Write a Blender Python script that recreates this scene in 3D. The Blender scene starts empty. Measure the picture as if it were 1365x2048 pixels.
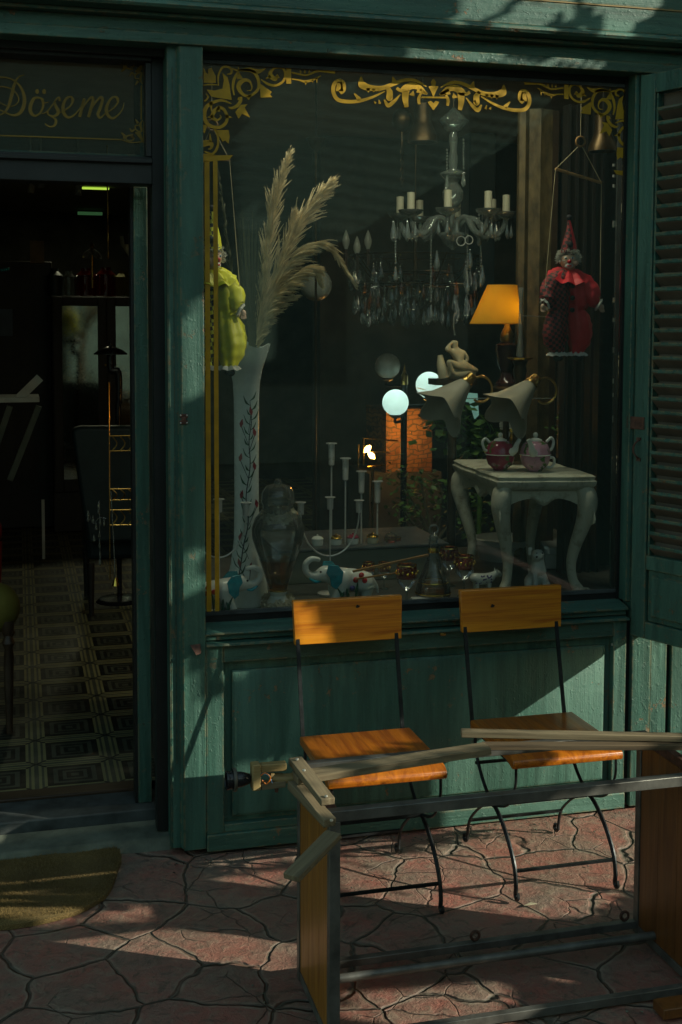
import bpy, bmesh, math, random
from mathutils import Vector, Matrix, noise
R = math.radians
PI = math.pi
random.seed(7)
C = bpy.context.scene.collection
SC = bpy.context.scene

# ------------------------------------------------------------------ camera
FPX, PCX, PCY = 2443.0, 682.0, 826.0
YAW, PITCH, ROLL = R(14.78), R(4.0), R(.16)
CAM = Vector((0, -3.84, 1.7))
fw = Vector((math.sin(YAW)*math.cos(PITCH), math.cos(YAW)*math.cos(PITCH), -math.sin(PITCH)))
r0 = Vector((math.cos(YAW), -math.sin(YAW), 0)); u0 = r0.cross(fw)
rt = math.cos(ROLL)*r0 + math.sin(ROLL)*u0
up = -math.sin(ROLL)*r0 + math.cos(ROLL)*u0
cd = bpy.data.cameras.new('camera'); cam = bpy.data.objects.new('camera', cd); C.objects.link(cam)
cd.sensor_fit = 'VERTICAL'; cd.sensor_height = 36; cd.lens = FPX/2048*36
cd.shift_y = -(1024-PCY)/2048; cd.shift_x = 0
cd.clip_end = 500; cd.clip_start = .05
cam.matrix_world = Matrix((( rt.x, up.x, -fw.x, CAM.x), (rt.y, up.y, -fw.y, CAM.y), (rt.z, up.z, -fw.z, CAM.z), (0,0,0,1)))
SC.camera = cam
def ray(px, py): return fw + rt*((px-PCX)/FPX) - up*((py-PCY)/FPX)
def on(px, py, a, v):
    d = ray(px, py); return CAM + d*((v-CAM[a])/d[a])
def W(px, py, y=0.): return on(px, py, 1, y)       # photo pixel -> point on the upright plane at depth y
def F(px, py, z=0.): return on(px, py, 2, z)       # photo pixel -> point on the level plane at height z
def S(p): return (Vector(p)-CAM).dot(fw)/FPX       # metres per photo pixel at a point

# ------------------------------------------------------------------ world, sun, exposure
SUN = Vector((1.8, -1.0, .80)).normalized()
w = bpy.data.worlds.new('World'); SC.world = w; w.use_nodes = True
nt = w.node_tree; nt.nodes.clear()
sky = nt.nodes.new('ShaderNodeTexSky'); sky.sky_type = 'NISHITA'; sky.sun_disc = False
sky.sun_elevation = math.asin(SUN.z); sky.sun_rotation = math.atan2(SUN.x, SUN.y)
bg = nt.nodes.new('ShaderNodeBackground'); bg.inputs[1].default_value = .15
wo = nt.nodes.new('ShaderNodeOutputWorld')
mt_ = nt.nodes.new('ShaderNodeMix'); mt_.data_type = 'RGBA'; mt_.blend_type = 'MULTIPLY'; mt_.inputs[0].default_value = 1; mt_.inputs[7].default_value = (1., 1.04, .74, 1)
nt.links.new(sky.outputs[0], mt_.inputs[6]); nt.links.new(mt_.outputs[2], bg.inputs[0]); nt.links.new(bg.outputs[0], wo.inputs[0])
sl = bpy.data.lights.new('sun', 'SUN'); sl.energy = 4.0; sl.angle = R(.5); sl.color = (1, .95, .76)
so = bpy.data.objects.new('sun', sl); C.objects.link(so); so.location = (8, -5, 6)
so.rotation_euler = SUN.to_track_quat('Z', 'Y').to_euler()
SC.view_settings.view_transform = 'Standard'; SC.view_settings.look = 'None'
SC.view_settings.exposure = .50; SC.view_settings.gamma = 1
SC.render.engine = 'CYCLES'
SC.cycles.max_bounces = 10; SC.cycles.transparent_max_bounces = 24
SC.cycles.caustics_reflective = False; SC.cycles.caustics_refractive = False

# ------------------------------------------------------------------ materials
def nodes(name):
    m = bpy.data.materials.new(name); m.use_nodes = True
    t = m.node_tree; t.nodes.clear()
    o = t.nodes.new('ShaderNodeOutputMaterial')
    return m, t, o
class N:
    def __init__(s, t): s.t = t
    def n(s, typ, **k):
        q = s.t.nodes.new('ShaderNode'+typ)
        for a, b in k.items(): setattr(q, a, b)
        return q
    def l(s, a, b): s.t.links.new(a, b)
    def coord(s, sc=(1,1,1), kind='Object', rot=(0,0,0)):
        c = s.n('TexCoord'); m = s.n('Mapping'); m.inputs['Scale'].default_value = sc; m.inputs['Rotation'].default_value = rot
        s.l(c.outputs[kind], m.inputs[0]); return m.outputs[0]
    def noise(s, vec, scale=5, det=4, rough=.55, dist=0):
        q = s.n('TexNoise'); q.inputs['Scale'].default_value = scale; q.inputs['Detail'].default_value = det
        q.inputs['Roughness'].default_value = rough; q.inputs['Distortion'].default_value = dist
        s.l(vec, q.inputs['Vector']); return q.outputs['Fac']
    def ramp(s, fac, stops, const=False):
        q = s.n('ValToRGB'); e = q.color_ramp.elements
        if const: q.color_ramp.interpolation = 'CONSTANT'
        while len(e) < len(stops): e.new(.5)
        for i, (p, c) in enumerate(stops):
            e[i].position = p; e[i].color = (*c, 1) if not isinstance(c, (int, float)) else (c, c, c, 1)
        s.l(fac, q.inputs[0]); return q.outputs[0]
    def mix(s, fac, a, b, mode='MIX'):
        q = s.n('Mix', data_type='RGBA', blend_type=mode)
        for v, i in ((fac, 0), (a, 6), (b, 7)):
            if hasattr(v, 'links') or hasattr(v, 'is_linked'): s.l(v, q.inputs[i])
            elif isinstance(v, (int, float)): q.inputs[i].default_value = v
            else: q.inputs[i].default_value = (*v, 1)
        return q.outputs[2]
    def math(s, op, a, b=0):
        q = s.n('Math', operation=op)
        for i, v in enumerate((a, b)):
            if isinstance(v, (int, float)): q.inputs[i].default_value = v
            else: s.l(v, q.inputs[i])
        return q.outputs[0]
    def bump(s, h, strength=.3, dist=.01):
        q = s.n('Bump'); q.inputs['Strength'].default_value = strength; q.inputs['Distance'].default_value = dist
        s.l(h, q.inputs['Height']); return q.outputs[0]
    def bsdf(s, o, col, rough=.5, metal=0., nrm=None, **k):
        b = s.n('BsdfPrincipled')
        for key, v in (('Base Color', col), ('Roughness', rough), ('Metallic', metal)):
            if hasattr(v, 'is_linked'): s.l(v, b.inputs[key])
            elif isinstance(v, (int, float)): b.inputs[key].default_value = v
            else: b.inputs[key].default_value = (*v, 1)
        for key, v in k.items():
            key = key.replace('_', ' ')
            b.inputs[key].default_value = v if isinstance(v, (int, float)) else (*v, 1)
        if nrm is not None: s.l(nrm, b.inputs['Normal'])
        s.l(b.outputs[0], o.inputs[0]); return b

def pbr(name, col, rough=.5, metal=0., var=.25, scale=9, bump=.08, bscale=60, stretch=(1,1,1), **k):
    m, t, o = nodes(name); n = N(t); v = n.coord(stretch)
    f = n.noise(v, scale, 5)
    c = n.mix(n.ramp(f, [(.3, 0.), (.7, 1.)]), tuple(x*(1-var) for x in col), tuple(min(1, x*(1+var)) for x in col))
    f2 = n.noise(v, bscale, 4)
    rr = n.math('MULTIPLY_ADD', f2, .25); t.nodes[-1].inputs[2].default_value = rough-.12
    n.bsdf(o, c, rr, metal, n.bump(f2, bump, .004) if bump else None, **k)
    return m
def emis(name, col, st):
    m, t, o = nodes(name); n = N(t); n.bsdf(o, col, .5, 0, None, Emission_Color=col, Emission_Strength=st); return m
def paint(name, base, axis='z', chips=.5):
    """old brushed paint: streaks along one axis, cracks, chips down to wood and to a paler coat"""
    m, t, o = nodes(name); n = N(t)
    st = {'z': (26, 26, 1.6), 'x': (1.6, 26, 26)}[axis]; s2 = {'z': (9, 9, 1.1), 'x': (1.1, 9, 9)}[axis]
    a = n.noise(n.coord(st), 1.6, 6, .65); b = n.noise(n.coord(s2), 1., 4, .6, .6); big = n.noise(n.coord(), 2.3, 4)
    dark = tuple(x*.55 for x in base); lite = (base[0]*1.5+.012, base[1]*1.35+.01, base[2]*1.35+.010)
    c = n.mix(n.ramp(a, [(.32, 0.), (.68, 1.)]), dark, base)
    c = n.mix(n.ramp(b, [(.50, 0.), (.70, .85)]), c, lite)
    c = n.mix(n.ramp(big, [(.45, 0.), (.75, .3)]), c, (base[0]*1.2+.008, base[1]*.8, base[2]*.9))
    g = n.n('NewGeometry'); bv = n.n('Bevel'); bv.samples = 4; bv.inputs[0].default_value = .009
    dt = n.n('VectorMath', operation='DOT_PRODUCT'); n.l(g.outputs['Normal'], dt.inputs[0]); n.l(bv.outputs[0], dt.inputs[1])
    edge = n.ramp(dt.outputs['Value'], [(.93, 1.), (.993, 0.)])
    ch = n.noise(n.coord(), 30, 6, .7); ch2 = n.noise(n.coord(), 5, 3, .6)
    chip = n.math('MULTIPLY', n.ramp(ch, [(.585, 0.), (.61, 1.)]), n.ramp(ch2, [(.55, 0.), (.61, chips)]))
    rim = n.math('MULTIPLY', edge, n.ramp(ch, [(.46, 0.), (.52, chips)]))
    c = n.mix(rim, c, (.20, .17, .09)); c = n.mix(chip, c, (.24, .13, .06))
    blob = n.ramp(n.noise(n.coord((1, 1, .6) if axis == 'z' else (.6, 1, 1)), 75, 3, .6), [(.58, 0.), (.72, 1.)])
    h = n.math('ADD', a, n.math('MULTIPLY', ch, .7)); h = n.math('SUBTRACT', h, chip); h = n.math('ADD', h, n.math('MULTIPLY', blob, .35))
    n.bsdf(o, c, n.ramp(b, [(.3, .40), (.7, .66)]), 0, n.bump(h, .7, .005))
    return m
def wood(name, c1, c2, axis=0, rough=.4, ring=38, coat=0., knots=True, bump=.15):
    m, t, o = nodes(name); n = N(t)
    sc = [ring]*3; sc[axis] = 1.6
    v = n.coord(tuple(sc))
    a = n.noise(v, 1., 5, .6, 1.2); fine = n.noise(n.coord(tuple(x*4 if x > 2 else 6 for x in sc)), 1., 4, .7)
    big = n.noise(n.coord(), 3.5, 3)
    c = n.mix(n.ramp(a, [(.36, 0.), (.52, .55), (.60, 1.)]), c1, c2)
    c = n.mix(n.math('MULTIPLY', fine, .35), c, tuple(x*.45 for x in c2))
    c = n.mix(n.ramp(big, [(.35, 0.), (.7, .5)]), c, tuple(x*.62 for x in c1))
    if knots:
        vo = n.n('TexVoronoi'); vo.inputs['Scale'].default_value = 1.; sk = [9]*3; sk[axis] = 4
        n.l(n.coord(tuple(sk)), vo.inputs[0]); c = n.mix(n.ramp(vo.outputs['Distance'], [(.03, .9), (.11, 0.)]), c, tuple(x*.25 for x in c2))
    n.bsdf(o, c, n.ramp(fine, [(.3, rough-.06), (.7, rough+.14)]), 0, n.bump(n.math('ADD', a, fine), bump, .002), Coat_Weight=coat, Coat_Roughness=.25)
    return m
def thin_glass(name, tint=(.9, .95, .93), refl=1., dust=0., body=0., bodycol=(.3, .34, .33), dustcol=(.20, .33, .28)):
    m, t, o = nodes(name); n = N(t)
    tr = n.n('BsdfTransparent'); tr.inputs[0].default_value = (*tint, 1)
    gl = n.n('BsdfGlossy'); gl.inputs['Roughness'].default_value = .015
    fr = n.n('Fresnel'); fr.inputs[0].default_value = 1.5
    mx = n.n('MixShader'); n.l(n.math('MULTIPLY', fr.outputs[0], refl), mx.inputs[0]); n.l(tr.outputs[0], mx.inputs[1]); n.l(gl.outputs[0], mx.inputs[2])
    out = mx.outputs[0]
    if dust or body:
        df = n.n('BsdfDiffuse'); df.inputs[0].default_value = (*(bodycol if body else dustcol), 1)
        a = n.noise(n.coord(), 3, 5, .6); sp = n.noise(n.coord(), 330, 2, .6); sm = n.noise(n.coord((2,2,.7)), 7, 5, .7, 1.5)
        fac = n.math('MULTIPLY', n.ramp(a, [(.3, .92), (.75, 1.)]), dust)
        fac = n.math('ADD', fac, n.math('MULTIPLY', n.ramp(sm, [(.5, 0.), (.8, 1.)]), dust*.22))
        fac = n.math('ADD', fac, n.math('MULTIPLY', n.ramp(sp, [(.735, 0.), (.76, .45)]), 1. if dust else 0))
        if body: fac = n.math('ADD', fac, body)
        m2 = n.n('MixShader'); n.l(fac, m2.inputs[0]); n.l(out, m2.inputs[1]); n.l(df.outputs[0], m2.inputs[2]); out = m2.outputs[0]
    n.l(out, o.inputs[0]); return m

GREEN = (.047, .136, .104)
M = {}
M['green_v'] = paint('green paint brushed upright', GREEN, 'z', .8)
M['green_h'] = paint('green paint brushed level', GREEN, 'x', .9)
M['green_dark'] = paint('dark green paint', (.026, .075, .055), 'z', .5)
M['black_paint'] = pbr('black paint', (.012, .014, .014), .45, var=.4)
M['stain_dark'] = pbr('dark timber', (.018, .015, .012), .5, var=.4, stretch=(1, 1, .1))
M['brownframe'] = pbr('brown timber', (.05, .028, .014), .5, var=.4, stretch=(.1, 1, 1))
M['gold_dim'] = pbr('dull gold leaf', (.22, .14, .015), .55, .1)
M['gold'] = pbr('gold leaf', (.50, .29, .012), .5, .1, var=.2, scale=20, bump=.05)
M['iron'] = pbr('black wrought iron', (.022, .026, .028), .42, .6, var=.4, scale=30, bump=.25, bscale=90)
M['steel'] = pbr('raw dark steel', (.15, .15, .135), .45, .5, var=.45, scale=14, bump=.15, bscale=70)
M['rust'] = pbr('rusty iron', (.10, .045, .03), .7, .1, var=.5, scale=60, bump=.4)
M['pine'] = wood('varnished orange pine', (.82, .32, .016), (.44, .11, .005), 0, .33, 40, .35)
M['pine_seat'] = wood('varnished orange pine seat', (.66, .20, .010), (.36, .09, .006), 1, .33, 34, .35, bump=.3)
M['pine_panel'] = wood('varnished pine board', (.50, .21, .02), (.30, .11, .01), 2, .36, 30, .3, knots=False)
M['oak_dark'] = wood('dark stained board', (.26, .10, .022), (.13, .045, .012), 2, .4, 26, .2)
M['grey_wood'] = wood('weathered grey timber', (.30, .24, .14), (.15, .115, .065), 0, .75, 46, 0, bump=.5)
M['grey_wood_y'] = wood('weathered grey timber crosswise', (.30, .24, .14), (.14, .105, .06), 1, .75, 46, 0, bump=.5)
M['pale_wood'] = wood('pale raw timber', (.42, .31, .13), (.26, .17, .06), 0, .6, 46, 0)
M['bakelite'] = pbr('black bakelite', (.012, .013, .016), .22, var=.2, bump=.02)
M['porcelain'] = pbr('white porcelain', (.78, .82, .73), .16, var=.08, bump=.0)
M['vase'] = pbr('milky white vase glass', (.74, .82, .76), .25, var=.08, bump=0.)
M['turquoise'] = pbr('turquoise glaze', (.02, .34, .42), .2, var=.3, scale=40, bump=0)
M['leafglaze'] = pbr('green brushwork', (.015, .09, .04), .3, var=.4, bump=0)
M['budglaze'] = pbr('red brushwork', (.30, .02, .035), .3, var=.3, bump=0)
M['stemglaze'] = pbr('dark brushwork', (.02, .03, .035), .3, var=.3, bump=0)
M['purple'] = pbr('violet brushwork', (.07, .04, .22), .3, var=.3, bump=0)
M['goldrim'] = pbr('bright gilding', (.85, .55, .10), .18, 1., var=.2, bump=.05)
M['brass'] = pbr('aged brass', (.42, .27, .08), .3, 1., var=.35, bump=.1)
M['bronze'] = pbr('dark bronze', (.07, .045, .02), .4, .8, var=.4, bump=.1)
M['silver'] = pbr('brushed silver', (.74, .74, .68), .3, .35, var=.1, bump=.05)
M['glass'] = thin_glass('clear crystal', refl=1.8, body=.05, bodycol=(.7, .75, .7))
M['crystal'] = thin_glass('cloudy crystal', refl=3.0, body=.22, bodycol=(.50, .56, .52))
M['jar_glass'] = thin_glass('clear lustre glass', refl=1.6, body=.06, bodycol=(.75, .75, .62))
M['amber'] = thin_glass('amber tinted glass', (.95, .55, .22), 2.0, body=.10, bodycol=(.5, .16, .02))
M['ruby'] = thin_glass('ruby tinted glass', (.75, .2, .12), 2.2, body=.15, bodycol=(.25, .03, .02))
M['window'] = thin_glass('dusty window pane', (.975, .985, .98), .8, dust=.06)
M['cream'] = pbr('cream flowers', (.55, .50, .34), .4, var=.2, bump=.0)
M['pampas'] = pbr('dry pampas plume', (.66, .53, .30), .8, var=.35, scale=30, bump=0)
M['drygreen'] = pbr('dusty dried stems', (.10, .10, .05), .8, var=.4, bump=0)
M['yellow'] = pbr('acid yellow satin', (.62, .60, .015), .5, var=.25, bump=.1, bscale=20)
M['red'] = pbr('red satin', (.66, .02, .03), .5, var=.25, bump=.1, bscale=20)
M['black_cloth'] = pbr('black cloth', (.012, .012, .014), .8, var=.3)
M['skin'] = pbr('painted doll face', (.62, .42, .28), .4, var=.06, bump=0)
M['white'] = pbr('white lace', (.6, .6, .54), .6, var=.1)
M['hair'] = pbr('grey wool hair', (.50, .50, .42), .9, var=.3, bump=.3)
M['lips'] = pbr('red lacquer', (.6, .015, .02), .25, var=.1, bump=0)
M['string'] = pbr('pale string', (.55, .45, .26), .8, var=.2)
M['cane'] = pbr('turned light wood', (.42, .22, .07), .5, var=.3)
M['shade'] = pbr('orange lampshade cloth', (.75, .34, .03), .7, var=.05, bump=.1, bscale=120)
M['frosted'] = pbr('frosted glass shade', (.34, .32, .24), .4, var=.1, bump=.1, bscale=10)
M['opal'] = pbr('opal glass globe', (.42, .44, .38), .25, var=.06, bump=0)
def lit_shell(name, col):
    m, t, o = nodes(name); n = N(t); d = n.n('BsdfDiffuse'); d.inputs[0].default_value = (*col, 1); q = n.n('BsdfTranslucent'); q.inputs[0].default_value = (*col, 1)
    mx = n.n('MixShader'); mx.inputs[0].default_value = .62; n.l(d.outputs[0], mx.inputs[1]); n.l(q.outputs[0], mx.inputs[2]); n.l(mx.outputs[0], o.inputs[0]); return m
def glow(loc, w_, col, r_=.02):
    l_ = bpy.data.lights.new('lamp_light', 'POINT'); l_.energy = w_; l_.color = col; l_.shadow_soft_size = r_
    q = bpy.data.objects.new('lamp_light', l_); C.objects.link(q); q.location = loc; return q
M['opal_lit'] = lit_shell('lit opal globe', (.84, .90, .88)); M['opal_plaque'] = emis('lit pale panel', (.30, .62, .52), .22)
M['bulb'] = pbr('unlit white bulb', (.50, .52, .45), .2, var=.05, bump=0)
M['candle'] = pbr('candle sleeve', (.55, .52, .38), .5, var=.08, bump=0)
M['hot'] = emis('glowing bulb', (1., .55, .12), 16.)
M['strip'] = emis('fluorescent strip', (.65, 1., .10), .5)
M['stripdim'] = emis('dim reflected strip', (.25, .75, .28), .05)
M['marble'] = pbr('pale painted stone', (.55, .58, .53), .5, var=.12)
M['ledge'] = pbr('olive grey painted board', (.17, .18, .125), .6, var=.12)
M['dogwhite'] = pbr('white glazed clay', (.74, .78, .70), .3, var=.12, scale=25, bump=.05)
M['leaf'] = pbr('green leaf', (.09, .19, .035), .5, var=.6, scale=14, bump=0)
M['ivory'] = pbr('ivory resin', (.46, .41, .26), .45, var=.25, scale=20)
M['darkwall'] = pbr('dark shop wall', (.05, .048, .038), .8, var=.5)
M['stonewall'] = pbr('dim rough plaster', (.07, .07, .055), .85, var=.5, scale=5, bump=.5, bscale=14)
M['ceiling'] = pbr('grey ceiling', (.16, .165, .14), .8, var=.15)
M['tapestry'] = pbr('carved gilt moulding', (.12, .085, .035), .55, .2, var=.6, scale=24, bump=1., bscale=30, stretch=(1, 1, .5))
M['stone_step'] = pbr('worn threshold stone', (.15, .165, .125), .8, var=.55, scale=7, bump=.9, bscale=45)
M['slate'] = pbr('dark marble slab', (.05, .06, .06), .65, var=.6, scale=12, bump=.1)
M['teal_cloth'] = pbr('dark teal leather', (.010, .022, .024), .5, var=.3)
M['olive_cloth'] = pbr('mustard velvet', (.16, .14, .02), .8, var=.2)
M['mirror'] = pbr('old mirror glass', (.62, .62, .55), .06, 1., var=.12, bump=.01)
M['display_floor'] = pbr('dark display board', (.09, .09, .075), .4, var=.3)
M['screw'] = pbr('pale metal flake', (.6, .6, .55), .35, .6, var=.2)
M['orange_flake'] = pbr('bare orange timber', (.42, .17, .05), .7, var=.3)

def checker(name, c1, c2, sc=60):
    m, t, o = nodes(name); n = N(t)
    q = n.n('TexChecker'); q.inputs['Scale'].default_value = sc; q.inputs[1].default_value = (*c1, 1); q.inputs[2].default_value = (*c2, 1)
    n.l(n.coord((1, .02, 1), rot=(0, R(12), 0)), q.inputs[0]); n.bsdf(o, q.outputs[0], .7); return m
M['check_yellow'] = checker('black and yellow check', (.60, .62, .03), (.012, .012, .01), 80)
M['check_red'] = checker('dark red check', (.28, .03, .03), (.03, .02, .02), 95)

def rose(name, base):
    m, t, o = nodes(name); n = N(t)
    vo = n.n('TexVoronoi'); vo.inputs['Scale'].default_value = 22; n.l(n.coord(), vo.inputs[0])
    c = n.mix(n.ramp(vo.outputs['Distance'], [(.18, 1.), (.38, 0.)]), base, (.62, .42, .46))
    c = n.mix(n.ramp(n.noise(n.coord(), 30, 3), [(.56, 0.), (.62, 1.)]), c, (.07, .14, .03))
    n.bsdf(o, c, .15); return m
M['rose_red'] = rose('crimson rose glaze', (.28, .03, .06)); M['rose_pink'] = rose('pink rose glaze', (.50, .26, .34))

def pavement_mat():
    m, t, o = nodes('stamped concrete'); n = N(t)
    v = n.coord(); nz = n.n('TexNoise'); nz.inputs['Scale'].default_value = 5.; nz.inputs['Detail'].default_value = 3; n.l(v, nz.inputs['Vector'])
    mv = n.n('Mix', data_type='RGBA', blend_type='LINEAR_LIGHT'); mv.inputs[0].default_value = .045; n.l(v, mv.inputs[6]); n.l(nz.outputs['Color'], mv.inputs[7])
    vv = mv.outputs[2]
    e = n.n('TexVoronoi', feature='DISTANCE_TO_EDGE'); e.inputs['Scale'].default_value = 3.35; e.inputs['Randomness'].default_value = .8; n.l(vv, e.inputs[0])
    ce = n.n('TexVoronoi'); ce.inputs['Scale'].default_value = 3.35; ce.inputs['Randomness'].default_value = .8; n.l(vv, ce.inputs[0])
    sep = n.n('SeparateColor'); n.l(ce.outputs['Color'], sep.inputs[0])
    a = n.noise(v, 5, 6, .65); b = n.noise(v, 28, 6, .7, .8); f = n.noise(v, 150, 3)
    c = n.mix(n.ramp(a, [(.36, 0.), (.62, 1.)]), (.37, .13, .10), (.22, .165, .13))
    c = n.mix(n.math('MULTIPLY', sep.outputs[0], .5), c, (.24, .12, .085))
    c = n.mix(n.ramp(b, [(.48, 0.), (.72, .75)]), c, (.30, .24, .17))
    c = n.mix(n.ramp(n.noise(v, 14, 5, .7, 2.), [(.52, 0.), (.66, .7)]), c, (.10, .08, .06))
    # second set of shallow cracks
    e2 = n.n('TexVoronoi', feature='DISTANCE_TO_EDGE'); e2.inputs['Scale'].default_value = 7.; n.l(vv, e2.inputs[0])
    crk2 = n.math('MULTIPLY', n.ramp(e2.outputs['Distance'], [(.0, 1.), (.018, 0.)]), n.ramp(n.noise(v, 2.4, 2), [(.52, 0.), (.58, 1.)]))
    jn = n.ramp(e.outputs['Distance'], [(.003, 1.), (.017, 0.)])
    jn = n.math('MULTIPLY', jn, n.ramp(n.noise(v, 6, 3), [(.3, .35), (.5, 1.)]))
    rimm = n.math('MULTIPLY', n.ramp(e.outputs['Distance'], [(.012, 0.), (.022, .65), (.05, 0.)]), n.ramp(n.noise(v, 9, 3), [(.42, 0.), (.6, 1.)]))
    c = n.mix(rimm, c, (.33, .29, .22)); c = n.mix(n.math('MULTIPLY', jn, .9), c, (.10, .095, .07)); c = n.mix(n.math('MULTIPLY', crk2, .6), c, (.06, .055, .04))
    h = n.math('SUBTRACT', n.math('ADD', n.math('MULTIPLY', b, .35), n.math('MULTIPLY', f, .07)), n.math('MULTIPLY', jn, .9))
    h = n.math('SUBTRACT', h, n.math('MULTIPLY', crk2, .3)); h = n.math('ADD', h, n.math('MULTIPLY', a, .4))
    n.bsdf(o, c, n.ramp(b, [(.3, .5), (.7, .75)]), 0, n.bump(h, 1., .020)); return m
M['pavement'] = pavement_mat()
def tile_mat(P=.27, OX=.31, OY=.46):
    m, t, o = nodes('patterned cement tiles'); n = N(t)
    s = n.n('SeparateXYZ'); n.l(n.coord(), s.inputs[0])
    def fr(ax, off):
        q = n.math('ABSOLUTE', n.math('SUBTRACT', n.math('FRACT', n.math('DIVIDE', n.math('SUBTRACT', s.outputs[ax], off-P*20), P)), .5))
        return n.math('MULTIPLY', q, 2.)      # 1 on the band line, 0 in the middle of a tile
    u, v = fr(0, OX), fr(1, OY); d = n.math('MAXIMUM', u, v)
    cream, grey, dk = (.29, .26, .11), (.085, .09, .06), (.010, .012, .009)
    c = n.ramp(d, [(0, grey), (.10, dk), (.22, grey), (.32, dk), (.44, grey), (.56, dk), (.68, dk), (.72, cream), (.80, grey), (.86, cream), (.94, grey)], True)
    c = n.mix(n.math('MULTIPLY', n.ramp(n.math('MINIMUM', u, v), [(.70, 0.), (.72, 1.)], True), n.ramp(n.math('ABSOLUTE', n.math('SUBTRACT', u, v)), [(.0, 1.), (.05, 0.)], True)), c, dk)
    c = n.mix(n.ramp(n.noise(n.coord(), 4, 4), [(.4, 0.), (.8, .5)]), c, (.08, .075, .045))
    n.bsdf(o, c, n.ramp(n.noise(n.coord(), 7, 4), [(.3, .4), (.7, .7)]), 0, n.bump(n.noise(n.coord(), 60, 3), .1, .002)); return m
M['tiles'] = tile_mat()
def brick_mat():
    m, t, o = nodes('old brick wall'); n = N(t)
    q = n.n('TexBrick'); q.inputs['Scale'].default_value = 9; q.inputs['Mortar Size'].default_value = .03
    q.inputs[1].default_value = (.26, .11, .04, 1); q.inputs[2].default_value = (.34, .17, .06, 1); q.inputs[3].default_value = (.10, .08, .05, 1)
    nz = n.n('TexNoise'); nz.inputs['Scale'].default_value = 9.; v = n.coord(rot=(R(90), 0, 0)); n.l(v, nz.inputs['Vector'])
    mv = n.n('Mix', data_type='RGBA', blend_type='LINEAR_LIGHT'); mv.inputs[0].default_value = .05; n.l(v, mv.inputs[6]); n.l(nz.outputs['Color'], mv.inputs[7])
    n.l(mv.outputs[2], q.inputs[0]); h = n.noise(n.coord(), 20, 5)
    c = n.mix(n.ramp(h, [(.5, 0.), (.7, .8)]), q.outputs[0], (.08, .05, .03))
    n.bsdf(o, c, .9, 0, n.bump(n.math('ADD', q.outputs['Fac'], h), -.8, .02)); return m
M['brick'] = brick_mat()
def mat_mat():
    m, t, o = nodes('coir fibre'); n = N(t)
    f = n.noise(n.coord(), 260, 3, .7); a = n.noise(n.coord(), 3.2, 4)
    c = n.mix(n.ramp(f, [(.3, 0.), (.7, 1.)]), (.10, .065, .02), (.36, .25, .085)); c = n.mix(n.ramp(a, [(.4, 0.), (.65, .55)]), c, (.11, .075, .03))
    n.bsdf(o, c, .95, 0, n.bump(f, .9, .01)); return m
M['coir'] = mat_mat()

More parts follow.
